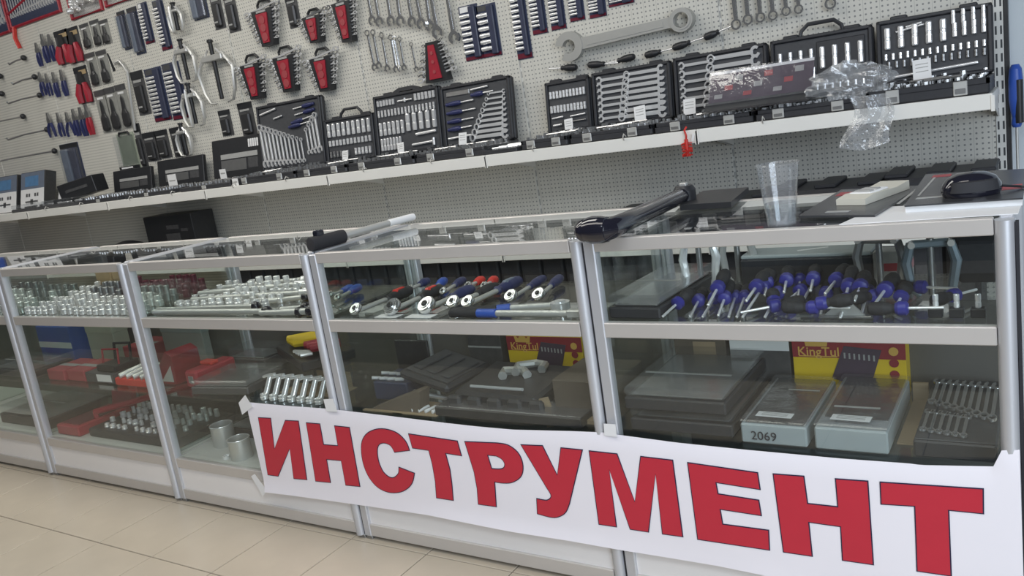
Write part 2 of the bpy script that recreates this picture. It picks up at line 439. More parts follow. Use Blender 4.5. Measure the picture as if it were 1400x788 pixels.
# ------------------------------------------------------------------ SHOWCASES
unames = ['far glass showcase of which only a top corner shows at the left photo edge', 'leftmost glass showcase front, cut by the photo edge', 'glass showcase filled with standing sockets and red cases', 'glass showcase with long chrome bars and two metal cups',
          'glass showcase with red and blue handled ratchets inside', 'rightmost glass showcase with blue screwdrivers and yellow box']
for i in range(6):
    x0, x1 = PX[i]+0.003, PX[i+1]-0.003
    t = thing('glass_showcase', unames[i], 'showcase', ((x0+x1)/2, 0, 0), group='aluminium and glass showcases in a row')
    hw = (x1-x0)/2; pw = 0.036
    # posts: front left flat, front right rounded, rear ones flat
    bx('post', 'aluminium_cool_reflect', -hw, -hw+pw*.85, 0.0, 0.032, 0.012, ZT-.004, .003, t)
    MB().lathe([(1,0),(1,1)], 14).build('post', 'aluminium_cool_reflect', t, (hw-pw*.5, 0.014, 0.012), None, True, (pw*.5, 0.022, ZT-.016))
    for sx in (-1, 1):
        xa = -hw if sx < 0 else hw-.028
        bx('post', 'aluminium_cool_reflect', xa, xa+.028, DEP-.028, DEP, .012, ZT-.004, .003, t)
        bx('top_side_rail', 'aluminium_cool_reflect', xa, xa+.026, .03, DEP-.028, ZT-.022, ZT+.001, .003, t)
        bx('side_pane', 'glass', xa+.011, xa+.016, .032, DEP-.028, ZD, ZT-.022, 0, t)
        bx('foot', 'steel', xa+.002, xa+.03, 0.004, .03, 0, .012, .002, t)
        bx('foot', 'steel', xa+.002, xa+.03, DEP-.03, DEP-.004, 0, .012, .002, t)
    a, c = -hw+pw*.8, hw-pw
    for nm, z0, z1 in (('top_rail', ZT-.034, ZT), ('middle_rail', .740, .779), ('bottom_rail', .152, .192), ('plinth_rail', .014, .058)):
        bx(nm, 'aluminium', a, c, 0.002, .026, z0, z1, .002, t)
    bx('top_rail', 'aluminium', -hw+.028, hw-.028, DEP-.024, DEP, ZT-.03, ZT, .002, t)
    bx('plinth_panel', 'laminate', a, c, .010, .022, .058, .152, 0, t)
    bx('back_rail', 'aluminium', -hw+.028, hw-.028, DEP-.022, DEP, .15, .19, .002, t)
    bx('deck', 'deck_white', -hw+.03, hw-.03, .026, DEP-.022, .176, ZD, 0, t)
    bx('side_panel', 'laminate', -hw, -hw+.012, .032, DEP-.028, .014, .19, 0, t)
    bx('side_panel', 'laminate', hw-.012, hw, .032, DEP-.028, .014, .19, 0, t)
    bx('front_pane', 'glass', a, c, .012, .017, .779, ZT-.034, 0, t)
    bx('front_pane', 'glass', a, c, .012, .017, .192, .740, 0, t)
    bx('top_pane', 'glass', -hw+.024, hw-.024, .026, DEP-.024, ZT-.008, ZT-.002, 0, t)
    bx('glass_shelf', 'glass', -hw+.03, hw-.03, .03, DEP-.03, ZU-.007, ZU-.001, 0, t)
    bx('glass_shelf', 'glass', -hw+.03, hw-.03, .04, DEP-.03, ZL-.008, ZL-.001, 0, t)
    bx('added_back_panel', 'back_laminate_shade', -hw+.028, hw-.028, DEP-.018, DEP-.008, .19, .70, 0, t)  # panel added to darken the view behind, shade put into its colour
    bx('gap_shade', 'seam', hw, hw+.006, .006, .03, .014, ZT-.01, 0, t)  # dark strip standing in for the shade in the gap between units

# ------------------------------------------------------------------ THE BANNER (flat paper sign taped to the showcase fronts)
YB = -0.012
def bp(px, py, y=YB): p = at(px, py, 1, y); return (p.x, p.z)
def cA(q): return (330+q[0]/3.1111, 530+q[1]/3.1111)
def cB(q): return (700+q[0]/3.1111, 535+q[1]/3.1111)
def cC(q): return (950+q[0]/3.1111, 535+q[1]/3.1111)
ban = thing('banner', 'long white paper banner with big red Cyrillic letters taped across the showcase fronts', 'banner', (0, 0, 0))
topl = [(336,551),(390,556),(450,560.5),(530,570),(610,580),(651,584.6),(700,589),(780,591),(825,593),(843,596),(925,607),(1021,617),(1150,629),(1246,636),(1258,638),(1364,640),(1369,618),(1394,617)]
tz = [bp(*q) for q in topl]
botl = [(364,672),(394,676),(487.5,690),(587,703.6),(700,725),(780,738),(848,751),(980,773.5),(1047,787)]
bz = [bp(*q) for q in botl]+[(1.25,.098),(1.42,.092),(1.612,.088)]
def interp(pts, x):
    if x <= pts[0][0]: return pts[0][1]
    for (xa, za), (xb, zb) in zip(pts, pts[1:]):
        if x <= xb: return za+(zb-za)*(x-xa)/(xb-xa)
    return pts[-1][1]
b = MB(); NX, NZ = 150, 14
for side in (0, 1):
    for i in range(NX+1):
        u = i/NX
        xt = tz[0][0]+u*(tz[-1][0]-tz[0][0]); xb = bz[0][0]+u*(bz[-1][0]-bz[0][0])
        for j in range(NZ+1):
            v = j/NZ; x = xt+(xb-xt)*v; zt = interp(tz, xt); zb = interp(bz, xb); z = zt+(zb-zt)*v
            curl = max(0, v-.86)/.14
            y = YB - .010*curl**2*(0.6+.4*math.sin(x*5)) + max(0, .08-v)/.08*.006
            b.v.append((x, y+side*.0005, z))
n = (NX+1)*(NZ+1)
for i in range(NX):
    for j in range(NZ):
        q = [i*(NZ+1)+j, (i+1)*(NZ+1)+j, (i+1)*(NZ+1)+j+1, i*(NZ+1)+j+1]
        b.f.append(tuple(q)); b.f.append(tuple(n+k for k in reversed(q)))
edge = [i*(NZ+1) for i in range(NX+1)] + [NX*(NZ+1)+j for j in range(1, NZ+1)] + [i*(NZ+1)+NZ for i in range(NX-1, -1, -1)] + [j for j in range(NZ-1, 0, -1)]
for p_, q_ in zip(edge, edge[1:]+edge[:1]): b.f.append((p_, q_, n+q_, n+p_))
b.build('paper_sheet', 'paper', ban, smooth=True)

LET = [
 (cA, [(72,128),(125,131),(141,262),(187,140),(243,143),(279,393),(223,388),(206,260),(157,378),(113,372)], None),
 (cA, [(276,150),(334,155),(350,243),(411,248),(396,163),(460,170),(505,422),(444,416),(425,312),(363,306),(380,405),(316,399)], None),
 (cA, [(716,268),(700,230),(665,195),(620,178),(575,177),(535,195),(513,230),(511,280),(522,335),(545,385),(580,425),(625,446),(670,447),(705,432),(728,405),(737,365),(670,339),(668,365),(650,382),(630,381),(605,360),(588,325),(580,290),(580,258),(590,241),(610,237),(635,248),(652,276)], None),
 (cA, [(711,197),(919,228),(937,291),(869,280),(888,350),(896,410),(902,481),(830,470),(825,400),(812,325),(797,268),(728,258)], None),
 (cA, [(950,230),(1090,236),(1135,245),(1175,275),(1195,315),(1198,355),(1185,385),(1150,405),(1110,407),(1078,402),(1085,508),(1008,497),(1003,430),(990,360)], [(1048,288),(1085,292),(1108,305),(1120,325),(1115,342),(1095,347),(1065,345)]),
 (cB, [(38,228),(130,232),(193,358),(208,241),(300,250),(245,480),(230,515),(205,533),(170,538),(108,522),(105,457),(145,464),(163,455),(165,440),(150,415)], None),
 (cB, [(328,254),(447,267),(523,472),(547,278),(684,294),(727,620),(640,608),(611,350),(581,600),(503,588),(413,330),(445,578),(370,567)], None),
 (cB, [(747,304),(1045,347),(1056,419),(868,389),(877,437),(1050,464),(1061,530),(886,503),(897,566),(1092,592),(1096,677),(790,631)], None),
 (cC, [(333,352),(464,362),(480,478),(608,492),(598,373),(736,383),(760,739),(628,720),(620,577),(485,558),(500,703),(377,685)], None),
 (cC, [(788,387),(1227,416),(1228,522),(1080,507),(1086,660),(1091,787),(945,766),(940,620),(935,490),(792,481)], None)]
def offset(poly, d):
    n = len(poly); A = sum(poly[i][0]*poly[(i+1)%n][1]-poly[(i+1)%n][0]*poly[i][1] for i in range(n))
    s = 1 if A > 0 else -1; out = []
    for i in range(n):
        p0, p1, p2 = Vector(poly[i-1]), Vector(poly[i]), Vector(poly[(i+1)%n])
        e1 = (p1-p0).normalized(); e2 = (p2-p1).normalized()
        n1 = Vector((e1.y,-e1.x))*s; n2 = Vector((e2.y,-e2.x))*s
        m = (n1+n2); k = max(.45, m.length_squared/2) if m.length > 1e-6 else 1
        m = m/(k if k else 1)/1.0
        out.append(tuple(p1 + m*d*1.0))
    return out
def crom(P, i0, i1, n=4, closed=False):
    out = []; m = len(P)
    for i in range(m):
        out.append(P[i])
        if i0 <= i < i1 or closed:
            g = lambda k: P[k % m] if closed else P[max(i0, min(i1, k))]
            p0, p1, p2, p3 = g(i-1), g(i), g(i+1), g(i+2)
            for k in range(1, n):
                t_ = k/n
                out.append(tuple(.5*(2*b1+(c1-a1)*t_+(2*a1-5*b1+4*c1-d1)*t_*t_+(-a1+3*b1-3*c1+d1)*t_**3) for a1, b1, c1, d1 in zip(p0, p1, p2, p3)))
    return out
LET[2] = (cA, crom(crom(LET[2][1], 16, 27), 0, 15), None)
LET[4] = (cA, crom(LET[4][1], 1, 9), crom(LET[4][2], 1, 6))
LET[5] = (cB, crom(crom(LET[5][1], 10, 14), 5, 9), None)
for fn, pts, hole in LET:
    poly = [bp(*fn(q), YB-.0008) for q in pts]
    hp = [bp(*fn(q), YB-.0008) for q in hole] if hole else None
    def joined(po, ho):
        if not ho: return po
        ia = min(range(len(po)), key=lambda i: po[i][0]-po[i][1]*0+abs(po[i][1]-ho[0][1])*.2)
        ia = 0
        A = lambda P: sum(P[i][0]*P[(i+1)%len(P)][1]-P[(i+1)%len(P)][0]*P[i][1] for i in range(len(P)))
        if A(po)*A(ho) > 0: ho = ho[::-1]
        k = min(range(len(ho)), key=lambda i: (ho[i][0]-po[ia][0])**2+(ho[i][1]-po[ia][1])**2)
        ho = ho[k:]+ho[:k]
        return po[:ia+1]+ho+[ho[0]]+po[ia:]
    red = joined(offset(poly, -.0015), offset(hp, .0015) if hp else None)
    drk = joined(offset(poly, .0012), offset(hp, -.0012) if hp else None)
    l = MB().prism(red, YB-.0022, YB-.0014).build('letter', 'banner_red', ban)
    MB().prism(drk, YB-.0014, YB-.0004).build('letter_outline', 'banner_edge', l)
def tape(pts):
    MB().prism([bp(*q) for q in pts], YB-.003, YB-.0025).build('tape', 'white', ban)
tape([(327,551),(336,540),(346,556),(332,567)])
tape([(443,546),(456,545),(462,563),(447,562)])
tape([(344,651),(349,648),(366,671),(360,678)])
tape([(826,579),(842,580),(844,597),(827,595)])

# ------------------------------------------------------------------ ON THE PERFORATED WALL
def wspan(px, py, wpx): return abs(aw(px+wpx/2, py).x-aw(px-wpx/2, py).x)
def wframe(top, bot, wpx):
    a, c = aw(*top), aw(*bot)
    return (a.x+c.x)/2, c.z, a.z-c.z, wspan((top[0]+bot[0])/2, (top[1]+bot[1])/2, wpx)

def carded(label, top, bot, wpx, style='dark', name='carded_tool', cat='tool pack', group=None, n=8):
    x, z0, h, w_ = wframe(top, bot, wpx)
    t = thing(name, label, cat, (x, YW-.001, z0), group=group); hw = w_/2
    if style == 'dark':
        bx('backing_card', 'card_pale', -hw, hw, -.003, 0, 0, h, 0, t)
        bx('card_header', 'grey_card', -hw*.98, hw*.98, -.005, -.003, h*.86, h*.99, 0, t)
        bx('print_strip', 'white', -hw*.6, hw*.5, -.0065, -.005, h*.78, h*.83, 0, t)
        MB().lathe([(0,0),(.7,.02),(.95,.10),(.85,.42),(.45,.55),(.30,.90),(0,1)], 8).build('tool', 'dark_tool', t, (0,-.012,h*.03), None, True, (hw*.78, .012, h*.74))
    elif style == 'solid':
        bx('backing_card', 'grey_card', -hw, hw, -.003, 0, 0, h, 0, t)
        bx('card_header', 'black', -hw*.98, hw*.98, -.006, -.003, h*.82, h*.99, 0, t)
        bx('print_strip', 'card_light', -hw*.7, hw*.6, -.0075, -.006, h*.74, h*.80, 0, t)
        bx('tool', 'dark_tool', -hw*.6, hw*.6, -.024, -.003, h*.06, h*.68, .008, t)
        bx('print_strip', 'card_light', -hw*.4, hw*.2, -.026, -.024, h*.16, h*.20, 0, t)
    elif style == 'red':
        bx('backing_card', 'grey_card', -hw, hw, -.003, 0, 0, h, 0, t)
        bx('card_header', 'black', -hw, hw, -.006, -.003, h*.84, h, 0, t)
        bx('print_strip', 'wood_tan', -hw*.2, hw*.9, -.008, -.006, h*.78, h*.90, 0, t)
        MB().prism([(-.5,0),(.5,0),(.25,1),(-.25,1)], -.022, -.004).build('jaw', 'dark_tool', t, (0,0,h*.52), None, False, (hw*1.0,1,h*.34))
        for s in (-1, 1):
            MB().tube([(s*hw*.62,-.016,h*.02),(s*hw*.70,-.018,h*.25),(s*hw*.42,-.016,h*.54)], [hw*.30,hw*.36,hw*.24], 8).build('handle', 'red', t, smooth=True)
    elif style == 'rail':
        bx('backing_card', 'navy_card', -hw, hw, -.004, 0, 0, h, .001, t)
        bx('card_header', 'white' if n % 2 else 'grey_card', -hw*.85, hw*.3, -.006, -.004, h*.88, h*.98, 0, t)
        bx('rail', 'rail_navy', hw*.15, hw*.80, -.022, -.004, h*.04, h*.97, .004, t)
        bx('card_footer', 'maroon', -hw*.95, hw*.95, -.006, -.004, h*.01, h*.07, 0, t)
        k = n
        for j in range(k):
            z = h*(.10+.76*(j+.5)/k); rr = min(h*.76/k*.36, .014)
            inst('socket', socket_mesh(), t, (-hw*.78, -.018, z), (0, math.pi/2, 0), (rr, rr, hw*1.05))
    elif style == 'blue':
        bx('backing_card', 'navy_card', -hw, hw, -.004, 0, 0, h, .001, t)
        bx('card_header', 'black', -hw*.95, hw*.95, -.008, -.004, h*.90, h*.99, 0, t)
        for j in range(2):
            bx('rail', 'rail_navy' if j else 'slate', -hw*.8+j*hw*.85, -hw*.1+j*hw*.85, -.028, -.004, h*.05, h*.88, .006, t)
        bx('blister', 'clear_lid', -hw*.96, hw*.96, -.034, -.004, h*.02, h*.90, .006, t)
    elif style == 'clear':
        bx('backing_card', 'pale_green' , -hw, hw, -.003, 0, 0, h*.98, 0, t)
        bx('blister', 'clear_lid', -hw*.95, hw*.95, -.045, -.003, h*.14, h*.94, .008, t)
        bx('card_footer', 'black', -hw*.9, hw*.9, -.046, -.003, 0, h*.13, 0, t)
        bx('print_strip', 'white', -hw*.6, hw*.7, -.048, -.046, h*.07, h*.11, 0, t)
        MB().tube([(-hw*.6,-.01,h*.92),(-hw*.5,-.012,h),(hw*.5,-.012,h),(hw*.6,-.01,h*.92)], .008, 6).build('hanger_loop', 'black', t)
    return t

# hanging tool rolls, top left corner
def tool_roll(label, x0, x1, zb, zt, nw, clear=False):
    t = thing('tool_roll', label, 'tool roll', ((x0+x1)/2, YW-.001, zb)); hw = (x1-x0)/2; h = zt-zb
    bx('cloth_panel', 'navy_card' if not clear else 'clear_film', -hw, hw, -.012, 0, 0, h, .003, t)
    MB().tube([(-hw,-.008,h),(-hw,-.008,0),(hw,-.008,0),(hw,-.008,h)], .014, 6).build('red_trim', 'red', t)
    if not clear:
        MB().tube([(-hw,-.016,.10),(0,-.018,.17),(hw*.4,-.018,.33),(hw,-.016,.36)], .010, 6).build('red_trim', 'red', t)
        for j in range(nw):
            x = -hw*.88+hw*1.76*j/(nw-1)
            inst('wrench', wrench_mesh(), t, (x, -.018, .06), None, .16+.20*j/nw)
    else:
        for j in range(nw):
            rr = random.uniform(.016, .026)
            inst('socket', socket_mesh(), t, (random.uniform(-hw*.8, hw*.8), -.03, random.uniform(.03, h*.9)), (random.uniform(0,3),random.uniform(0,3),0), (rr, rr, rr*1.8))
    return t
a, c = aw(16,35), aw(86,19)
tool_roll('dark wrench roll with red trim at the top left', a.x+.02, c.x, (a.z+c.z)/2, (a.z+c.z)/2+.5, 18)
a0 = aw(0,48)
tool_roll('dark wrench roll with red trim cut by the left photo edge', a0.x-.5, a.x-.02, (a0.z+aw(15,43).z)/2, a.z+.5, 12)
a, c = aw(101,26), aw(142,13)
tool_roll('red edged clear pouch full of loose chrome pieces', a.x, c.x, (a.z+c.z)/2, (a.z+c.z)/2+.4, 26, True)
a, c = aw(147,7), aw(182,0)
tool_roll('small red edged pouch at the top photo edge', a.x, c.x, (a.z+c.z)/2, (a.z+c.z)/2+.4, 6, True)
a, c = aw(23,37), aw(31,66)
o = MB().tube([(a.x,YW-.02,a.z),((a.x+c.x)/2-.01,YW-.03,(a.z+c.z)/2),(c.x,YW-.02,c.z)], .018, 6, .3).build('ribbon', 'red_bright')
tag(o, 'red ribbon dangling below the wrench roll', 'ribbon')

# long pegboard hooks with a dark knob at the wall
hk = [((12,88),(36,79)),((-22,112),(4,104)),((17,117),(51,105)),((-30,140),(6,128)),((11,144),(58,130)),((-20,176),(35,159)),((10,193),(68,177)),((-30,232),(78,206))]
hl = ['topmost short','second, cut by the left photo edge','third, beside the middle blue pliers','fourth, cut by the left photo edge','fifth, reaching under the middle pliers','sixth, cut by the left photo edge','seventh, reaching under the low pliers','lowest and longest, above the pair of display boxes']
for (tp, kn), s in zip(hk, hl):
    k = aw(*kn); L = .30*(kn[0]-tp[0])/52
    t = thing('peg_hook', 'thin grey peg hook on the wall, '+s, 'hook', (k.x, YW, k.z), group='empty peg hooks on the left wall')
    MB().tube([(0,0,0),(-.01,-L*.6,-.02),(-.015,-L*.97,-.045),(-.015,-L,-.03)], .007, 6).build('rod', 'steel', t)
    inst('knob', ball_mesh('black'), t, (0,-.022,0), None, (.022,.022,.022))

# pliers
def pliers_meshes(spread, m):
    def f():
        hs = []
        for s in (-1, 1):
            hs.append(MB().tube([(s*.05,0,.60),(s*(.09+spread*.4),-.02,.45),(s*(.11+spread),-.02,.20),(s*(.08+spread*1.2),0,0)], [.055,.07,.065,.05], 7, .7).mesh('handle', m, True))
        j = MB().prism([(-.10,.58),(-.12,.70),(-.06,.80),(-.03,1.0),(.03,1.0),(.06,.80),(.12,.70),(.10,.58)], -.06, .02).mesh('jaw', 'steel')
        return hs, j
    return cached(('pliers', spread, m), f)
def pliers(label, top, bot, spread, m, group):
    x, z0, h, _ = wframe(top, bot, 10)
    t = thing('pliers', label, 'pliers', (x, YW-.02, z0), group=group)
    hs, j = pliers_meshes(spread, m)
    for q in hs: inst('handle', q, t, (0,0,0), None, h)
    inst('jaw', j, t, (0,0,0), None, h)
pg = [((54,58),(59,91),0,'blue'),((62,46),(69,86),0,'blue'),((72,46),(77,84),0,'blue'),
      ((59,98),(63,131),.03,'blue'),((67,100),(73,131),.03,'blue'),((77,98),(83,133),0,'blue'),((87,95),(95,131),0,'blue'),
      ((72,153),(73,188),.10,'blue'),((85,153),(87,187),.04,'blue'),((94,153),(102,186),.14,'blue'),((105,148),(110,186),0,'blue'),((114,146),(120,186),0,'blue'),((121,143),(130,184),0,'red')]
pn = ['first in the upper row','second in the upper row','third in the upper row, beside the red packs','first in the middle row','second in the middle row','third in the middle row','fourth in the middle row','first in the low row, handles open','second in the low row','third in the low row, handles wide open','fourth in the low row','fifth in the low row','']
for (tp, bt, sp, m_), s in zip(pg, pn):
    pliers(('blue handled pliers on the wall, '+s) if s else 'red handled pliers at the end of the low row', tp, bt, sp, m_, 'pliers on the left wall')
carded('red handled cutters in a black card pack, left of two', (84,41), (92,88), 19, 'red', 'pliers_pack')
carded('red handled cutters in a card pack with a yellow patch, right of two', (99,37), (107,86), 18, 'red', 'pliers_pack')
carded('lone red handled pliers pack beside the middle pliers', (109,91), (121,141), 18, 'red', 'pliers_pack')
# slim carded hand tools
dk = [((116,32),(121,67),13),((129,27),(136,63),13),((141,27),(148,60),13),((123,72),(133,118),14),((137,69),(149,114),15),
      ((136,123),(149,181),15),((150,119),(162,179),15),((164,115),(177,175),15)]
dn = ['leftmost in the top row','middle one in the top row','right one in the top row','left one in the middle row','right one in the middle row, beside a loose clip','left one of three in the low row','middle one of three in the low row','right one of three in the low row']
for (tp, bt, w_), s in zip(dk, dn):
    carded('slim dark carded tool, '+s, tp, bt, w_, 'dark', group='slim carded tools on the left wall')
a, c = aw(148,72), aw(157,97)
o = MB().prism([(-.012,0),(.012,0),(.004,1),(-.004,1)], -.006, 0).build('spring_clip', 'black', None, (c.x, YW, c.z), (0,R(-14),0), False, (1,1,a.z-c.z))
tag(o, 'loose black spring clip hanging right of the carded tools', 'clip')
# L shaped rod
a, c = aw(176,92), aw(188,178); e = aw(161,87)
o = MB().tube([(e.x,YW-.02,e.z),((e.x+a.x)/2,YW-.02,e.z+.012),(a.x-.02,YW-.02,a.z+.01),(a.x,YW-.02,a.z-.03),((a.x+c.x)/2,YW-.02,(a.z+c.z)/2),(c.x,YW-.02,c.z)], .011, 8).build('bent_bar', 'satin', smooth=True)
tag(o, 'long bent chrome L bar hanging beside the carded blades', 'bar')
# socket rails in blister packs
rl = [((166,15),(176,68),11,'blue',7),((180,10),(194,74),14,'blue',7),((193,4),(208,59),13,'rail',9),((215,0),(230,68),15,'rail',10),((268,-15),(277,26),22,'blue',7)]
rn = ['leftmost blue blister pack of sockets in the top row','second blue blister pack of sockets, longest of the pair','socket rail pack with a white header beside the blue packs','long socket rail pack left of the small gear puller','blue blister pack of sockets at the top edge above the big puller']
for (tp, bt, w_, st, n_), s in zip(rl, rn): carded(s, tp, bt, w_, st, 'socket_pack', 'socket pack', n=n_)
carded('black carded tool with a red foot left of the white socket rails', (187,97), (199,157), 17, 'solid')
carded('chrome socket rail card left of the middle puller, first of two', (212,92), (221,166), 24, 'rail', 'socket_pack', 'socket pack', n=10)
carded('chrome socket rail card left of the middle puller, second of two', (235,85), (247,163), 24, 'rail', 'socket_pack', 'socket pack', n=10)
carded('narrow dark card pack at the top, left of two', (294,-12), (301,40), 15, 'solid')
carded('narrow dark card pack at the top, right of two', (313,-12), (321,44), 16, 'solid')
carded('clear plastic pack with a black hanger above the slim black case', (170,181), (183,233), 24, 'clear', 'clear_pack', 'tool pack')
carded('thin dark grey carded tool behind the clear pack', (190,168), (196,230), 9, 'solid')
carded('carded bit set above the slim cases, left of three', (203,181), (212,220), 18, 'solid')
carded('carded bit set above the slim cases, middle of three', (219,178), (228,216), 18, 'solid')
carded('carded bit set above the slim cases, right of three', (240,174), (250,214), 19, 'solid')
carded('small carded tool below the big puller', (304,151), (315,185), 16, 'solid')
carded('carded tool left of the fan wrench case', (334,140), (343,185), 20, 'solid')
carded('tall blue grey plastic pack standing above the pair of display boxes', (94,196), (109,258), 26, 'blue', 'plastic_pack', 'tool pack')
carded('clear socket pack above the left wrench rack', (398,-8), (404,38), 16, 'solid')

# gear pullers
def puller(label, top, bot, wpx, arms=2, spread=1.0):
    x, z0, h, w_ = wframe(top, bot, wpx)
    t = thing('gear_puller', label, 'puller', (x, YW-.04, z0)); hw = w_/2
    inst('screw', rod_mesh('black'), t, (0,0,h*.06), None, (.014,.014,h*.92))
    bx('yoke', 'satin', -hw*.55, hw*.55, -.022, .022, h*.66, h*.76, .006, t)
    inst('screw_head', collar_mesh('black'), t, (0,0,h*.95), None, (.02,.02,h*.05))
    for k in range(arms):
        s = (-1, 1, 0)[k]; y = -.03 if s == 0 else 0
        MB().tube([(s*hw*.5,y,h*.78),(s*hw*.85*spread,y,h*.52),(s*hw*.80,y,h*.18),(s*hw*.60,y,h*.02),(s*hw*.30,y,h*.0)], [.012,.018,.015,.012,.009], 6, .6).build('arm', 'satin', t, smooth=True)
        MB().tube([(s*hw*.2,y,h*.85),(s*hw*.85*spread,y-.008,h*.55)], .009, 6, .6).build('link', 'chrome', t)
    return t
puller('small gear puller at the top edge beside the socket rail', (244,3), (250,44), 22, 3)
puller('medium gear puller with a black screw left of the big one', (252,53), (266,112), 34, 2)
puller('large two arm gear puller with a black centre screw', (294,54), (311,140), 52, 2, 1.1)
puller('bright three arm gear puller below the medium one', (263,113), (276,172), 34, 3)
puller('small black clamp puller above the slim case lid', (255,167), (261,212), 22, 2)

# racks of combination wrenches
def wrench_rack(label, top, bot, wpx, n, flip=False, loop=True):
    x, z0, h, w_ = wframe(top, bot, wpx); hw = w_/2
    t = thing('wrench_rack', label, 'wrench set', (x, YW-.002, z0), group='wrench sets in red and black racks')
    zb, zt = 0, h*(.78 if loop else 1.0)
    wa, wb_ = (hw*.62, hw*.34) if not flip else (hw*.30, hw*.62)     # half width at top, at bottom
    MB().prism([(-wb_,zb),(wb_,zb),(wa,zt),(-wa,zt)], -.048, 0).build('rack', 'black', t)
    MB().prism([(-wb_*.55,zb+h*.07),(wb_*.55,zb+h*.07),(wa*.55,zt-h*.08),(-wa*.55,zt-h*.08)], -.054, -.048).build('red_plate', 'red', t)
    for q in (.25,.5,.72):
        MB().lathe([(0,0),(1,0),(1,1),(0,1)], 10).build('size_mark', 'pink_red', t, (0,-.054,zt*q), (R(90),0,0), False, (wa*.28, wa*.28, .003))
    if loop:
        MB().tube([(-wa*.62,-.015,zt),(-wa*.66,-.015,h*.90),(-wa*.4,-.015,h*.985),(wa*.4,-.015,h*.985),(wa*.66,-.015,h*.90),(wa*.62,-.015,zt)], .008, 6).build('hanger_loop', 'black', t)
        bx('print_strip', 'card_light', -wa*.45, wa*.45, -.052, -.048, zt-h*.06, zt-h*.015, 0, t)
    for j in range(n):
        f = (j+.5)/n; z = zb+(zt-zb)*(.03+.95*f)
        lw = (wb_+(wa-wb_)*f)*2*1.95 if not flip else (wb_+(wa-wb_)*f)*2*1.9
        th = R(8)
        inst('wrench', wrench_mesh('chrome_dark' if j % 2 else 'chrome'), t, (-lw/2, -.036, z), (0, math.pi/2-th, 0), (lw*.58, lw*.9, lw))
    return t
wrench_rack('red wrench rack at the top left of the rack group', (361,0), (376,62), 46, 11)
wrench_rack('small red wrench rack in the middle of the upper rack row', (432,12), (438,58), 40, 8)
wrench_rack('red wrench rack right in the upper row, cut by the photo top', (470,-12), (483,57), 40, 12)
wrench_rack('red wrench rack at the left of the lower rack row', (347,74), (357,135), 42, 9)
wrench_rack('red wrench rack in the middle of the lower rack row', (393,63), (402,125), 46, 11)
wrench_rack('red wrench rack at the right of the lower rack row', (444,65), (451,124), 46, 11)
wrench_rack('red wrench rack widening downward beside the loose wrenches', (597,57), (604,111), 50, 10, True, False)

# loose hanging wrenches
bg_ = [((502,-40),(516,35)),((515,-40),(527,37)),((527,-45),(541,36)),((541,-45),(557,36)),((555,-45),(571,37)),((569,-45),(586,40)),((580,-40),(595,43)),((590,-45),(608,53)),((612,-40),(627,60))]
for k, (tp, bt) in enumerate(bg_):
    x, z0, h, _ = wframe(tp, bt, 10)
    tag(inst('combination_wrench', wrench_thick('chrome_dark'), None, (x, YW-.03-.012*(k%2), z0), (0,R(random.uniform(-2,2)),0), h),
        'large hanging chrome combination wrench, %s from the left in the upper row' % ORD[k], 'wrench', 'large wrenches hanging in the upper row')
sm = [((509,40),(518,97)),((517,40),(526,94)),((526,44),(536,98)),((541,47),(549,99)),((545,48),(553,98)),((552,50),(561,96)),((568,57),(575,98))]
for k, (tp, bt) in enumerate(sm):
    x, z0, h, _ = wframe(tp, bt, 10)
    tag(inst('combination_wrench', wrench_thick('chrome_dark'), None, (x, YW-.03-.012*(k%2), z0), (0,R(random.uniform(-3,3)),0), h),
        'small hanging chrome wrench, %s from the left in the lower row' % ORD[k], 'wrench', 'small wrenches hanging in the lower row')
rb = [(1013,33),(1029,26),(1046,23),(1063,20),(1081,14),(1098,11)]
for k, q in enumerate(rb):
    p = aw(*q); L = .30-.01*k
    tag(inst('combination_wrench', wrench_thick('chrome_dark'), None, (p.x-.01, YW-.03, p.z+L-.022), (0,math.pi,0), L),
        'bagged chrome wrench hanging ring down, %s from the left above the wrench case' % ORD[k], 'wrench', 'ring wrenches hanging at the top right')
p = aw(1138,6)
tag(inst('combination_wrench', wrench_thick('chrome_dark'), None, (p.x, YW-.03, p.z+.28), (0,math.pi,0), .3), 'single ring wrench at the top edge above the carry handle', 'wrench')

# packs in the middle of the wall
carded('blue blister pack of large sockets, left of the pair', (640,7), (650,82), 26, 'rail', 'socket_pack', 'socket pack', n=7)
carded('blue blister pack of large sockets, right of the pair', (663,6), (675,77), 27, 'rail', 'socket_pack', 'socket pack', n=6)
for k, (tp, bt, w_) in enumerate([((705,-35),(717,81),21),((730,-45),(737,47),21),((757,-45),(762,41),21),((784,-45),(788,29),21),((812,-45),(817,24),24),((845,-40),(850,7),36)]):
    carded('long socket rail on a dark card right of the blue packs, %s from the left' % ORD[k], tp, bt, w_, 'rail', 'socket_rail', 'socket pack', n=12, group='socket rails along the top of the wall')

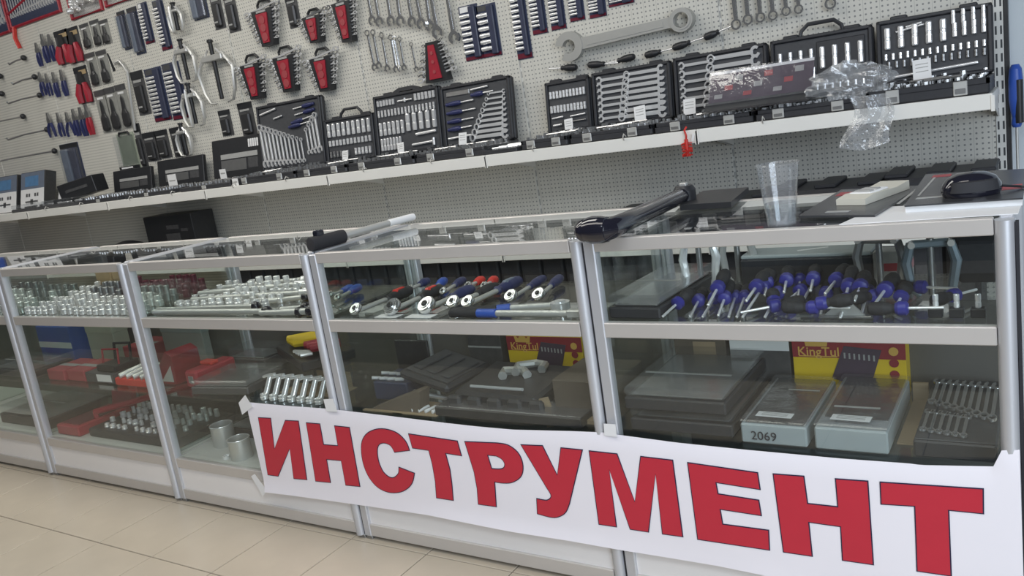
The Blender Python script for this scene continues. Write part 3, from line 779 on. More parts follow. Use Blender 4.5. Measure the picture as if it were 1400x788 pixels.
# the giant wrench
a, c = aw(783,64), aw(948,25)
L = (Vector((c.x,0,c.z))-Vector((a.x,0,a.z))).length*1.13
d = (c-a).normalized()
def giant():
    b = MB()
    b.prism([(-.055,.15),(-.040,.20),(-.034,.84),(-.045,.88),(.045,.88),(.034,.84),(.040,.20),(.055,.15)], -.020, .020)
    b.prism([(-.020,.24),(.020,.24),(.018,.80),(-.018,.80)], -.023, .023)
    b.ringprism(0, .925, .078, .056, -.030, .030, 32)
    b.ringprism(0, .925, .063, .050, -.033, .033, 32)
    b.ringprism(0, .105, .105, .048, -.024, .024, 28, R(-90+30+18), R(270-30+18))
    return b.mesh('giant_wrench', 'dull_steel', True)
ang = math.atan2(d.x, d.z)
m0 = a - d*L*.09
o = inst('giant_wrench', giant(), None, (m0.x, YW-.045, m0.z), (0, ang, 0), (L*.95, L*1.0, L))
tag(o, 'giant satin combination wrench mounted across the wall', 'wrench')
# black screwdrivers stuck sideways into the wall
sd = [((750,94),(789,92)),((846,86),(804,89)),((826,88),(868,77)),((922,66),(882,76)),((964,51),(920,66)),((1000,36),(963,52))]
for k, (tp, en) in enumerate(sd):
    screwdriver('black handled screwdriver lying sideways below the giant wrench, %s from the left' % ORD[k], aw(*tp, .03), aw(*en, .03), .017, .11, 'screwdrivers in a line below the giant wrench', 'black', None)
# blue screwdriver at the right edge
tp, en = at(1383,235,1,1.84), at(1388,88,1,1.84)
t = thing('screwdriver', 'blue handled screwdriver hanging at the right edge of the shelving', 'screwdriver', (en.x, 1.84, tp.z))
h = en.z-tp.z
inst('shaft', rod_mesh('satin'), t, (0,0,0), None, (.005,.005,h*.5))
inst('handle', handle_mesh('blue_bright'), t, (0,0,h*.42), None, (.024,.024,h*.58))
inst('grip_insert', rod_mesh('black'), t, (.010,-.010,h*.46), None, (.014,.016,h*.40))

# ------------------------------------------------------------------ ON THE WALL SHELF: open tool cases
YH = 1.785
def tool_case(label, x0, x1, zt, lay, handle=None, tagpos=None, depth=.295, tray_h=.042, latches=2, tilt=7, brightness=1, front=True):
    wd = x1-x0-.008; hw = wd/2; h = zt-(ZS+tray_h)
    t = thing('tool_case', label, 'tool case', ((x0+x1)/2, YH, ZS+.0005), group='open black tool cases on the wall shelf')
    # base tray with raised rim and recess
    tr = bx('base_tray', 'case_black', -hw, hw, -depth, 0, 0, tray_h*.7, .006, t)
    for q in ((-hw,hw,-depth,-depth+.014),(-hw,hw,-.014,0),(-hw,-hw+.014,-depth,0),(hw-.014,hw,-depth,0)):
        bx('rim', 'case_black', *q, tray_h*.6, tray_h, .003, tr)
    b = MB()
    rs = random.Random(int(x0*1000))
    nx = max(5, int(wd/.034))
    for i in range(nx):
        for j in range(7):
            if rs.random() < .16: continue
            x = -hw+.03+(wd-.06)*i/(nx-1)+rs.uniform(-.004,.004); y = -depth+.03+(depth-.06)*j/6
            r_ = rs.uniform(.007,.013); hh = rs.uniform(.010,.026)
            b.lathe([(r_*.6,0),(r_,.003),(r_,hh),(r_*.6,hh)], 7, (x,y,tray_h*(.72+.28*j/6)))
    for k in range(2):
        y = -depth+.08+k*.12; xx = rs.uniform(-hw*.7, 0); ln = rs.uniform(.10,.18)
        b.tube([(xx,y,tray_h+.012),(xx+ln,y+rs.uniform(-.02,.02),tray_h+.014)], .0045, 6)
    o = b.build('socket_insert', 'bits', tr, smooth=True); o['kind'] = 'stuff'
    for k in range(latches):
        x = (-1,1)[k]*hw*.55 if latches == 2 else 0
        la = bx('latch', 'satin', x-.022, x+.022, -depth-.006, -depth, .004, tray_h*.95, .002, t)
        bx('latch_tab', 'steel', x-.016, x+.016, -depth-.009, -depth-.006, .010, tray_h*.5, .001, la)
    # lid
    th = .040
    ld = bx('lid', 'case_black', -hw, hw, -th*.6, th*.4, 0, h, .010, t, loc=(0,-.004,tray_h), rot=(R(-tilt),0,0))
    f = -th*.6
    bx('inner_panel', 'case_inner', -hw+.016, hw-.016, f-.004, f+.002, .014, h-.016, .003, ld)
    for q in ((-hw+.002,hw-.002,.002,.014),(-hw+.002,hw-.002,h-.016,h-.002),(-hw+.002,-hw+.016,.002,h-.002),(hw-.016,hw-.002,.002,h-.002)):
        bx('rim', 'case_black', q[0], q[1], f-.014, f+.004, q[2], q[3], .003, ld)
    for s in (-.6, .6):
        bx('hinge_boss', 'case_black', s*hw-.03, s*hw+.03, -th*.4, th*.3, h-.004, h+.012, .004, ld)
    if handle == 'loop':
        MB().tube([(-.085,0,h-.006),(-.078,0,h+.022),(-.05,0,h+.046),(.05,0,h+.046),(.078,0,h+.022),(.085,0,h-.006)], .0085, 8).build('handle', 'case_black', ld, smooth=True)
    elif handle == 'bridge':
        MB().prism([(-.11,h-.012),(-.09,h+.012),(-.05,h+.026),(.05,h+.026),(.09,h+.012),(.11,h-.012),(.06,h-.012),(.045,h+.006),(-.045,h+.006),(-.06,h-.012)], -.016, .012).build('handle', 'case_black', ld)
    X = lambda u: -hw+.022+(wd-.044)*u
    Z = lambda v: .018+(h-.036)*v
    for it in lay:
        k = it[0]
        if k == 'row':       # row of sockets: u0,u1,v(bottom),n,radius,height,material
            _, u0, u1, v, n_, r_, hh, m_ = it
            for i in range(n_):
                u = u0+(u1-u0)*(i/(n_-1) if n_ > 1 else 0)
                inst('socket', plug_mesh(m_), ld, (X(u), f-.010, Z(v)), None, (r_, r_, hh))
        elif k == 'hw':      # horizontal wrenches: u0, v0, v1, n, length at bottom, length at top
            _, u0, v0, v1, n_, l0, l1, side = it
            for i in range(n_):
                q = i/(n_-1); l_ = l0+(l1-l0)*q
                if side > 0: inst('wrench', wrench_thick('chrome'), ld, (X(u0), f-.012, Z(v0+(v1-v0)*q)), (0, math.pi/2, 0), (l_*1.15, l_*.8, l_))
                else: inst('wrench', wrench_thick('chrome'), ld, (X(u0), f-.012, Z(v0+(v1-v0)*q)), (0, -math.pi/2, 0), (l_*1.15, l_*.8, l_))
        elif k == 'vw':      # vertical wrenches: u0,u1,v0,n,length first,length last
            _, u0, u1, v0, n_, l0, l1 = it
            for i in range(n_):
                q = i/(n_-1); l_ = l0+(l1-l0)*q
                inst('wrench', wrench_thick('chrome'), ld, (X(u0+(u1-u0)*q), f-.012, Z(v0)), (0, R(-5), 0), l_)
        elif k == 'bar':     # u0,v0,u1,v1,r,material
            _, u0, v0, u1, v1, r_, m_ = it
            pa, pb = Vector((X(u0), f-.011, Z(v0))), Vector((X(u1), f-.011, Z(v1)))
            inst('bar', rod_mesh(m_), ld, pa, aim(pa, pb), (r_, r_, (pb-pa).length))
        elif k == 'drv':     # screwdriver: grip u0,v0 -> tip u1,v1, material
            _, u0, v0, u1, v1, m_ = it
            pa, pb = Vector((X(u0), f-.012, Z(v0))), Vector((X(u1), f-.012, Z(v1))); ln = (pb-pa).length
            g_ = inst('grip', handle_mesh(m_), ld, pa, aim(pa, pb), (.013, .013, ln*.55))
            inst('blade', rod_mesh('chrome'), ld, pa+(pb-pa)*.5, aim(pa, pb), (.004, .004, ln*.5))
        elif k == 'plate':
            _, u0, v0, u1, v1, m_ = it
            bx('insert_plate', m_, X(u0), X(u1), f-.010, f-.003, Z(v0), Z(v1), .003, ld)
    if tagpos:
        u, v = tagpos[:2]; sw = tagpos[2] if len(tagpos) > 2 else .045
        tg = bx('price_tag', 'white', -sw/2, sw/2, -.0012, 0, -sw*.62, sw*.62, 0, t, loc=(X(u), -.075, tray_h+.012+sw*.62), rot=(R(-14), R(random.uniform(-5,8)), 0))
        for q in (.3, .1, -.15): bx('print_line', 'card_light', -sw*.35, sw*.35, -.0016, -.0012, sw*q, sw*q+.003, 0, tg)
    return t
c_ = 'chrome'
tool_case('black tool case with a fan of upright wrenches in its lid', -2.46, -1.90, 1.605,
  [('vw',.04,.70,.02,11,.27,.15),('vw',.80,.98,.14,4,.16,.24),('bar',.02,.90,.30,.96,.006,c_),('bar',.25,.80,.40,.83,.005,c_),('drv',.95,.93,.60,.90,'blue'),('drv',.95,.84,.62,.80,'blue'),('drv',.55,.68,.90,.74,'blue'),('drv',.50,.62,.86,.66,'blue')])
tool_case('short black socket case with a carry handle beside the wrench fan case', -1.895, -1.505, 1.455,
  [('row',.04,.96,.60,9,.0105,.075,c_),('row',.04,.96,.36,12,.008,.032,c_),('row',.04,.44,.06,6,.008,.034,'steel'),('row',.62,.94,.06,5,.008,.038,c_)], 'loop', (.48,.1))
tool_case('black socket case with five neat rows of chrome sockets', -1.50, -1.035, 1.535,
  [('row',.03,.30,.86,6,.0075,.030,c_),('row',.68,.98,.86,6,.0085,.036,c_),('bar',.38,.90,.62,.90,.005,c_),('bar',.50,.87,.50,.94,.006,c_),('row',.03,.97,.66,17,.0065,.036,c_),('row',.04,.42,.32,6,.0095,.070,c_),('row',.52,.96,.34,5,.0125,.092,c_),('row',.04,.36,.04,7,.0075,.066,c_),('bar',.64,.26,.97,.28,.008,c_),('bar',.56,.08,.92,.10,.007,c_),('bar',.92,.03,.92,.16,.008,c_)], 'bridge', (.44,.1))
tool_case('black case with blue screwdrivers left and stacked wrenches right', -1.03, -.585, 1.520,
  [('plate',.04,.86,.42,.95,'steel'),('drv',.03,.72,.48,.74,'blue'),('drv',.03,.56,.50,.58,'blue'),('drv',.03,.40,.46,.42,'blue'),('drv',.03,.26,.42,.28,'blue'),('drv',.45,.82,.80,.84,'blue'),('bar',.45,.92,.72,.94,.005,c_),('hw',.985,.06,.80,9,.24,.11,-1),('bar',.02,.10,.40,.12,.006,c_)], None, (.33,.1,.05))
tool_case('small black case with two rows of short sockets', -.395, -.145, 1.450,
  [('row',.04,.96,.70,11,.0072,.034,c_),('row',.04,.96,.38,11,.0072,.034,c_),('bar',.04,.26,.35,.28,.004,c_),('bar',.55,.26,.96,.28,.004,c_),('bar',.06,.10,.30,.11,.005,c_),('bar',.42,.14,.96,.15,.004,'steel')], None, (.60,.1,.045), depth=.30)
tool_case('black case with two columns of ratchet wrenches below the screwdrivers', -.140, .262, 1.458,
  [('hw',.01,.10,.90,7,.15,.17,1),('hw',.985,.08,.93,8,.24,.20,-1)], None, (.66,.12,.055))
tool_case('black wrench case half hidden behind the curled grey cover', .266, .688, 1.462,
  [('hw',.01,.10,.90,6,.17,.16,1),('hw',.985,.12,.94,6,.26,.23,-1)], None, (.16,.1,.055))
tool_case('black case with an arched carry handle behind the crumpled bag', .692, 1.096, 1.462,
  [('plate',.46,.30,.98,.93,'case_black'),('row',.05,.40,.60,4,.0085,.050,c_),('row',.14,.42,.30,4,.0070,.044,c_),('row',.52,.93,.45,4,.0105,.085,c_),('row',.04,.95,.08,12,.006,.022,c_)], 'loop', None)
tool_case('largest black socket case at the right end of the shelf', 1.100, 1.500, 1.466,
  [('bar',.14,.84,.42,.90,.004,c_),('bar',.24,.90,.40,.94,.004,c_),('row',.05,.60,.56,5,.0115,.080,c_),('row',.71,.98,.60,4,.0085,.052,c_),('row',.70,.98,.82,4,.0075,.050,c_),('row',.03,.98,.37,14,.0060,.024,c_),('row',.06,.98,.22,13,.0058,.026,'steel'),('bar',.10,.06,.92,.12,.006,c_)], None, (.40,.22,.062), depth=.30, tray_h=.055)

# slim black cases with printed sleeves
def slim_case(label, x0, x1, zt, photo=False):
    wd = x1-x0; hw = wd/2; t = thing('slim_case', label, 'tool case', ((x0+x1)/2, YH, ZS+.0005), group='slim flat cases on the left shelf'); h = zt-ZS-.03
    tr = bx('base_tray', 'case_black', -hw, hw, -.29, 0, 0, .026, .004, t)
    b = MB(); rs = random.Random(int(x0*100))
    for i in range(14):
        for j in range(6):
            if rs.random() < .2: continue
            r_ = rs.uniform(.007,.014)
            b.lathe([(r_,0),(r_,rs.uniform(.008,.02)),(0,.02)], 7, (-hw+.04+(wd-.08)*i/13, -.26+.04*j, .026))
    o = b.build('socket_insert', 'bits', tr, smooth=True); o['kind'] = 'stuff'
    bx('latch', 'satin', -.02, .02, -.296, -.29, .004, .024, .002, t)
    ld = bx('lid', 'black', -hw, hw, -.018, .010, 0, h, .004, t, loc=(0,0,.028), rot=(R(-10),0,0))
    bx('print_strip', 'card_light', -hw*.65, hw*.8, -.0195, -.018, h*.50, h*.62, 0, ld)
    bx('print_photo', 'steel', -hw*.65, hw*.35, -.0195, -.018, h*.20, h*.47, 0, ld)
    bx('print_photo', 'grey_card', hw*.42, hw*.8, -.0195, -.018, h*.22, h*.47, 0, ld)
    if photo:
        for k in range(5): inst('print_mark', plug_mesh('white'), ld, (hw*.62+k*.02-.03, -.019, h*.72), None, (.008,.002,.05))
    return t
slim_case('smallest slim black case with a printed lid, left of three', -4.10, -3.64, 1.355)
slim_case('slim black case with a printed lid, middle of three', -3.56, -3.06, 1.378)
slim_case('tallest slim black case with a printed photo on its lid, right of three', -2.96, -2.47, 1.450, True)
def ptag(label, px, py, y, wd):
    p = at(px, py, 1, y); t = thing('price_card', label, 'price card', (p.x, y, ZS+.03))
    cz = p.z-ZS-.03
    bx('card', 'white', -wd/2, wd/2, -.001, .001, cz-wd*.5, cz+wd*.5, 0, t)
    bx('stem', 'satin', -.003, .003, -.001, .001, 0, cz-wd*.5, 0, t)
    bx('print_line', 'card_light', -wd*.35, wd*.35, -.0018, -.001, cz, cz+.008, 0, t)
ptag('white price card in front of the middle slim case', 236, 248, 1.62, .09)
ptag('white price card in front of the tallest slim case', 305, 238, 1.62, .06)
ptag('white price card low at the shelf edge near the fan case', 322, 250, 1.47, .05)

# pair of display boxes far left
for k, (xa, xb) in enumerate(((-5.55,-5.19),(-5.13,-4.78))):
    t = thing('display_box', 'white and blue printed display box, %s of the pair' % ('left','right')[k], 'box', ((xa+xb)/2, 1.60, ZS), rot=(0,0,0), group='printed display boxes on the left shelf')
    hw = (xb-xa)/2; tl = R(-16)
    b = bx('box_body', 'dark_tool', -hw, hw, 0, .09, 0, .30, .003, t, rot=(tl,0,0))
    bx('print_panel', 'white', -hw*.97, hw*.97, -.0015, 0, .005, .165, 0, b)
    bx('print_panel', 'slate', -hw*.97, hw*.97, -.0015, 0, .165, .295, 0, b)
    bx('blue_picture', 'screen_blue', -hw*.6, hw*.5, -.003, -.0015, .185, .265, 0, b)
    for q in (-.5,-.3,.2,.4): bx('print_mark', 'steel', hw*q, hw*(q+.14), -.003, -.0015, .105, .130, 0, b)
    bx('print_mark', 'steel', -hw*.55, hw*.5, -.003, -.0015, .060, .072, 0, b)
    bx('print_mark', 'steel', -hw*.12, hw*.10, -.003, -.0015, .045, .085, 0, b)
o = bx('blue_pouch', 'blue_bright', -5.98, -5.74, 1.55, 1.70, ZS, ZS+.20, .03); tag(o, 'bright blue pouch left of the display boxes at the photo edge', 'pouch')
p = at(110,262,1,1.62)
t = thing('black_box', 'small tilted black box on clear packs right of the display boxes', 'box', (p.x+.05, 1.62, ZS+.055), rotz=R(18))
bx('box_body', 'black', -.16, .16, -.06, .07, 0, .12, .004, t, rot=(0,R(-8),0)); bx('print_strip', 'grey_card', -.10, .10, -.062, -.06, .05, .07, 0, t, rot=(0,R(-8),0))
def clear_box(name, label, x0, x1, y0, y1, z0, h, fill='steel', inner='grey_card', lid='clear_lid', group=None, seed=1, rotz=0):
    t = thing(name, label, 'plastic box', ((x0+x1)/2, (y0+y1)/2, z0), rotz=rotz, group=group); hw, hd = (x1-x0)/2, (y1-y0)/2
    bx('base_tray', inner, -hw, hw, -hd, hd, 0, h*.45, .003, t)
    rs = random.Random(seed); b = MB()
    for k in range(16):
        x, y = rs.uniform(-hw*.8,hw*.6), rs.uniform(-hd*.8,hd*.8); ln = rs.uniform(.03,.08)
        b.tube([(x,y,h*.55),(min(x+ln,hw*.9),y+rs.uniform(-.01,.01),h*.55)], rs.uniform(.004,.008), 6)
    o = b.build('small_tools', fill, t, smooth=True); o['kind'] = 'stuff'
    bx('clear_lid', lid, -hw, hw, -hd, hd, h*.46, h, .006, t)
    return t
clear_box('clear_box', 'flat clear plastic box at the shelf edge below the display boxes', -5.0, -4.62, 1.47, 1.68, ZS, .055, seed=2)
clear_box('clear_box', 'flat clear plastic box in front of the tilted black box', -4.56, -4.14, 1.47, 1.64, ZS, .060, fill='chrome', seed=3)
b = MB(); rs = random.Random(5)
t = thing('triangle_tool', 'small white triangular gauge beside the tilted black box', 'gauge', (at(103,258,1,1.6).x-.10, 1.55, ZS+.058))
MB().prism([(-.05,0),(.05,0),(0,.08)], -.01, .01).build('plate', 'white', t); bx('base', 'black', -.07,.07,-.04,.04,-.058,0,.004,t)
clear_box('clear_lid_case', 'closed black case with a clear lid right of the blue screwdriver case, left of two', -.600, -.405, 1.465, 1.76, ZS, .045, fill='chrome', inner='case_black', seed=7)
clear_box('clear_lid_case', 'closed black case with a clear lid under the small socket case, right of two', -.395, -.150, 1.462, 1.475+.005, ZS, .001, fill='chrome', inner='case_black', seed=8) if False else None

# curled cover: dark glossy skirt below, printed sleeve above
pa, pb = at(962,150,1,1.53), at(1108,128,1,1.53); x0, x1 = pa.x, pb.x; hwc = (x1-x0)/2
t = thing('curled_cover', 'curled dark plastic cover with a red print leaning on the wrench cases', 'cover', ((x0+x1)/2, 1.50, ZS+.045))
def strip(name, m_, prof, xa, xb, parent, th=.002):
    b = MB(); n = len(prof)
    for side in (0,1):
        for k, (y, z) in enumerate(prof):
            for x in (xa, xb): b.v.append((x, y+side*th, z+side*th*.3))
    m2 = 2*n
    for i in range(n-1):
        q = [2*i,2*i+1,2*i+3,2*i+2]; b.f.append(tuple(q)); b.f.append(tuple(m2+k for k in reversed(q)))
        b.f.append((2*i,2*i+2,m2+2*i+2,m2+2*i)); b.f.append((2*i+1,m2+2*i+1,m2+2*i+3,2*i+3))
    b.f.append((0,m2,m2+1,1)); b.f.append((2*n-2,2*n-1,m2+2*n-1,m2+2*n-2))
    return b.build(name, m_, parent, smooth=True)
def cprof(v0, v1, n, off=0): return [(-.03+.17*v+off, .012+.155*v-.05*math.sin(v*math.pi)) for v in (v0+(v1-v0)*i/n for i in range(n+1))]
strip('dark_skirt', 'dark_sheet', cprof(0,.55,10), -hwc, hwc, t)
pr_ = strip('printed_sheet', 'box_purple', cprof(.55,1,6), -hwc*.95, hwc, t)
for k in range(9):
    v = .62+.12*(k % 3); xx = -hwc*.85+hwc*1.7*k/9
    strip('print_mark', 'pink_red' if k % 2 else 'card_light', cprof(v, v+.07, 2, -.002), xx, xx+hwc*.16, pr_, .001)
strip('white_edge', 'white', cprof(.965, 1.0, 2, -.002), -hwc*.95, hwc, pr_, .001)
strip('clear_sleeve', 'clear_film', cprof(.5, 1.02, 6, -.006), -hwc*.98, hwc*1.01, t, .001)

# crumpled clear bag
def blob_bag(label, c, sx, sy, sz, seed):
    rs = random.Random(seed); b = MB(); n, m_ = 22, 14
    ph = [(rs.uniform(2,7), rs.uniform(2,7), rs.uniform(0,6)) for _ in range(7)]
    for j in range(m_+1):
        for i in range(n):
            a = 2*math.pi*i/n; v = math.pi*j/m_
            k = 1+.16*sum(math.sin(p_*a+q_*v+r_) for p_, q_, r_ in ph)/2+rs.uniform(-.10,.10)
            b.v.append((math.cos(a)*math.sin(v)*sx*k, math.sin(a)*math.sin(v)*sy*k, math.cos(v)*sz*k))
    for j in range(m_):
        for i in range(n): b.f.append((j*n+i, j*n+(i+1)%n, (j+1)*n+(i+1)%n, (j+1)*n+i))
    o = b.build('crumpled_bag', 'bag_film', None, c)
    tag(o, label, 'plastic bag'); return o
p = at(1162,118,1,1.50)
blob_bag('crumpled clear plastic bag lying on the case with the arched handle', (p.x, 1.525, p.z+.016), .150, .07, .062, 3)
b = MB(); q0 = at(1190,130,1,1.43); q1 = at(1172,208,1,1.43)
hh = q0.z-q1.z; rs = random.Random(4)
for side in (0,1):
    for i in range(9):
        for j in range(9):
            u, v = i/8, j/8
            b.v.append((-.085+.17*u+.02*math.sin(v*5)+(.5-u)*.05*(1-v), .012*math.sin(u*9+v*4)+rs.uniform(-.006,.006)+side*.002, -hh*v*(1-.25*abs(u-.45))))
for i in range(8):
    for j in range(8):
        q = [i*9+j,(i+1)*9+j,(i+1)*9+j+1,i*9+j+1]; b.f.append(tuple(q)); b.f.append(tuple(81+k for k in reversed(q)))
tag(b.build('hanging_film', 'bag_film', None, (q0.x-.01, 1.425, q0.z)), 'loose flap of clear plastic film hanging over the shelf edge', 'plastic film')

# red brush hanging from the shelf edge
p = at(937,182,1,1.425)
t = thing('red_brush', 'small red brush tag dangling from the shelf edge', 'brush', (p.x, 1.425, p.z-.095))
b = MB(); rs = random.Random(9)
for k in range(60):
    a = rs.uniform(0,6.28); z = rs.uniform(.0,.055); r_ = .022
    b.tube([(0,0,z+.004),(math.cos(a)*r_,math.sin(a)*r_,z)], .0018, 4)
o = b.build('bristles', 'red_bright', t); o['kind'] = 'stuff'
inst('core', rod_mesh('red_bright'), t, (0,0,0), None, (.008,.008,.07))
MB().tube([(0,0,.065),(.004,-.004,.085),(-.003,0,.105),(.002,.012,.118)], .004, 6).build('strap', 'red_bright', t)
bx('paper_tag', 'white', .006, .016, -.004, -.002, .065, .095, 0, t, rot=(0,R(15),0))

# ------------------------------------------------------------------ ON THE LOW WALL SHELF, seen over the showcases
bxs = thing('black_box', 'black cardboard box standing on the low shelf behind the second showcase', 'box', (-3.32, 1.70, ZB))
bx('box_body', 'black', -.27, .25, -.09, .09, 0, .315, .003, bxs)
bx('print_photo', 'grey_card', -.05, .10, -.092, -.09, .06, .19, 0, bxs); bx('print_strip', 'grey_card', -.03, .10, -.092, -.09, .22, .245, 0, bxs); bx('print_strip', 'grey_card', .12, .19, -.092, -.09, .20, .22, 0, bxs)
p = at(205,325,1,1.6)
o = MB().lathe([(0,0),(1,.0),(1,.35),(.9,.6),(.6,.85),(.25,.97),(0,1)], 20).build('dark_bundle', 'rubber', None, (-3.86, 1.62, ZB), None, True, (.24, .13, .165))
tag(o, 'dark rounded bundle beside the black box on the low shelf', 'bundle')
def low_case(label, x0, x1, h, knobs=3, handle=False):
    t = thing('closed_case', label, 'tool case', ((x0+x1)/2, 1.68, ZB), group='closed cases on the low wall shelf'); hw = (x1-x0)/2
    bx('shell', 'case_black', -hw, hw, -.16, .15, 0, h*.5, .012, t); bx('shell', 'case_black', -hw*.99, hw*.99, -.155, .148, h*.5, h, .014, t)
    for k in range(knobs): bx('rib', 'case_black', -hw*.8+k*hw*1.6/max(1,knobs-1)-.04, -hw*.8+k*hw*1.6/max(1,knobs-1)+.04, -.12, .12, h, h+.015, .004, t)
    if handle: MB().tube([(-.09,-.16,h*.5),(-.08,-.20,h*.5),(.08,-.20,h*.5),(.09,-.16,h*.5)], .01, 8).build('handle', 'case_black', t, smooth=True)
    for s in (-1,1): bx('latch', 'steel', s*hw*.6-.03, s*hw*.6+.03, -.166, -.16, h*.3, h*.7, .002, t)
uc = [MB().box(-.055,.055,-.14,.14,0,.30,.008).mesh('shell','case_black'), MB().box(-.035,.035,-.002,0,.08,.22).mesh('spine_label','grey_card')]
for k in range(33):  # row continued leftwards as dark backing, added to darken the view through glass
    t = thing('dark_backing_case', 'black case in the partly added dark backing row on the bottom wall shelf behind the showcases', 'tool case', (-2.56+.1235*k, 1.66, ZC), group='upright cases on the bottom wall shelf')
    inst('shell', uc[0], t); inst('spine_label', uc[1], t, (0,-.141,0))
low_case('closed black case behind the dark bar on the low shelf', -.02, .36, .115)
low_case('closed black case left of the cup on the low shelf', .40, .70, .150, 2)
low_case('long closed black case behind the white device on the low shelf', .72, 1.12, .168, 3, True)
low_case('closed black case at the right end of the low shelf', 1.14, 1.50, .185, 3)

# ------------------------------------------------------------------ ON TOP OF THE SHOWCASES
def text_mesh(txt, size, m, bold=0.0):
    cu = bpy.data.curves.new('lettering', 'FONT'); cu.body = txt; cu.size = size; cu.extrude = .0004; cu.offset = bold
    cu.align_x = 'CENTER'; cu.align_y = 'CENTER'; cu.resolution_u = 3
    o = bpy.data.objects.new('lettering', cu); col.objects.link(o)
    dg = bpy.context.evaluated_depsgraph_get()
    me = bpy.data.meshes.new_from_object(o.evaluated_get(dg)); bpy.data.objects.remove(o)
    me.materials.clear(); me.materials.append(M[m]); return me

# chrome tube with a black rubber grip over the joint of the 3rd and 4th case
a = at(424,336,2,1.022); e = at(470,324,2,1.022); f = at(532,308,2,1.018); g = at(566,299,2,1.018)
d = (g-a); d.z = 0
t = thing('torque_wrench', 'long silver bar with a black rubber grip lying on the showcase joint', 'torque wrench', (a.x, a.y, 1.001))
def seg(nm, m_, p, q, r_, z): 
    p = Vector((p.x-a.x, p.y-a.y, z)); q = Vector((q.x-a.x, q.y-a.y, z))
    o = inst(nm, rod_mesh(m_), t, p, aim(p, q), (r_, r_, (q-p).length)); return o
seg('grip', 'rubber', a, e, .023, .024); seg('tube', 'satin', e, f, .012, .024); seg('sleeve', 'white', f, g, .013, .024)
k = at(424,316,1,a.y+.03); bx('dial_block', 'gloss_black', -.014, .014, .03, .06, .04, .062, .004, t)

# glossy black bent bar over the joint of the 4th and 5th case
zc = 1.032
pts = [at(936,266,2,zc), at(905,280,2,zc), at(860,301,2,zc), at(815,321,2,zc), at(796,329,2,zc), at(780,333,2,zc), at(762,336,2,zc), at(748,338,2,zc)]
t = thing('black_bar', 'glossy black bent bar with a bulbous end lying on the showcase joint', 'bar', (pts[4].x, pts[4].y, ZT+.0015))
loc = [Vector((p.x-pts[4].x, max(p.y, -.05)-pts[4].y, .030)) for p in pts]
MB().tube(loc[:5], [.022,.024,.025,.027,.030], 12).build('shaft', 'gloss_black', t, smooth=True)
MB().tube(loc[3:], [.027,.031,.034,.035,.030], 12).build('rounded_end', 'gloss_black', t, smooth=True)
inst('end_cap', ball_mesh('gloss_black'), t, loc[7], None, (.030,.031,.030))
inst('clamp', collar_mesh('black'), t, loc[0]-Vector((0,0,.028)), None, (.034,.034,.055))
bx('clamp_screw', 'satin', -.01, .01, -.01, .01, .02, .035, .002, t, loc=loc[0])

# cup of water
p = at(1066,309,2,ZT)
t = thing('plastic_cup', 'clear plastic cup with water on the right showcase', 'cup', (p.x, p.y+.02, ZT))
H_ = .140
MB().lathe([(.0,.0025),(.029,.0025),(.045,H_-.002),(.048,H_),(.049,H_-.001),(.0475,H_-.005),(.046,H_-.006),(.031,0),(0,0)], 28).build('cup_wall', 'cup_plastic', t, smooth=True)
MB().lathe([(0,.004),(.0292,.004),(.0345,.050),(0,.050)], 28).build('water', 'water', t, smooth=True)

# papers, catalogues, white device, mouse
def slab(name, label, cat, pxs, z0, th, m_, extra=None):
    pts = [at(*q, 2, z0) for q in pxs]; cx = sum(p.x for p in pts)/len(pts); cy = sum(p.y for p in pts)/len(pts)
    t = thing(name, label, cat, (cx, cy, z0))
    MB().prism([(p.x-cx, p.y-cy) for p in pts], 0, th, 'xy').build('pages' if extra else 'sheet', m_, t)
    if extra:
        for px_, zz, tt, mm, nm in extra:
            pp = [at(*q, 2, z0) for q in px_]
            MB().prism([(p.x-cx, p.y-cy) for p in pp], zz, zz+tt, 'xy').build(nm, mm, t)
    return t
slab('paper_sheet', 'white paper sheets under the catalogues on the right showcase', 'paper', [(1147,308),(1392,293),(1398,276),(1200,284)], ZT+.0005, .0015, 'white')
slab('catalogue', 'dark catalogue under the white device', 'catalogue', [(1092,298),(1196,297),(1262,256),(1150,262)], ZT+.0022, .005, 'dark_sheet',
     [([(1142,271),(1168,269),(1176,265),(1150,266)], .005, .0008, 'pink_red', 'red_stripe'), ([(1128,294),(1160,293),(1164,291),(1132,292)], .005, .0008, 'card_light', 'print_strip'),
      ([(1226,282),(1230,282),(1258,260),(1254,260)], .005, .0008, 'card_light', 'white_border')])
slab('catalogue', 'thick dark catalogue under the black mouse at the right', 'catalogue', [(1238,291),(1398,281),(1404,240),(1266,248)], ZT+.0022, .014, 'white',
     [([(1237,292),(1399,282),(1405,240),(1266,247)], .014, .003, 'dark_sheet', 'cover'), ([(1252,283),(1292,280),(1294,278),(1255,281)], .017, .0008, 'card_light', 'white_border'),
      ([(1274,252),(1300,250),(1302,247),(1277,249)], .017, .0008, 'pink_red', 'red_stripe'), ([(1350,273),(1398,268),(1398,262),(1362,266)], .017, .0008, 'pink_red', 'red_stripe'), ([(1255,278),(1258,278),(1280,252),(1277,252)], .017, .0008, 'card_light', 'white_border')])
a, c = at(1163,281,2,ZT+.0075), at(1224,259,2,ZT+.0075)
an = math.atan2(c.y-a.y, c.x-a.x)
t = thing('white_remote', 'cream white handheld device lying on the dark catalogue', 'remote', ((a.x+c.x)/2, (a.y+c.y)/2, ZT+.0078), rotz=an)
L = (c-a).length/2
MB().prism([(-L,0),(L,0),(L,.022),(L*.4,.016),(-L*.6,.020),(-L,.014)], -.036, .036, 'xz').build('body', 'cream', t)
bx('button_panel', 'white', -L*.6, L*.2, -.028, .028, .016, .022, .003, t)
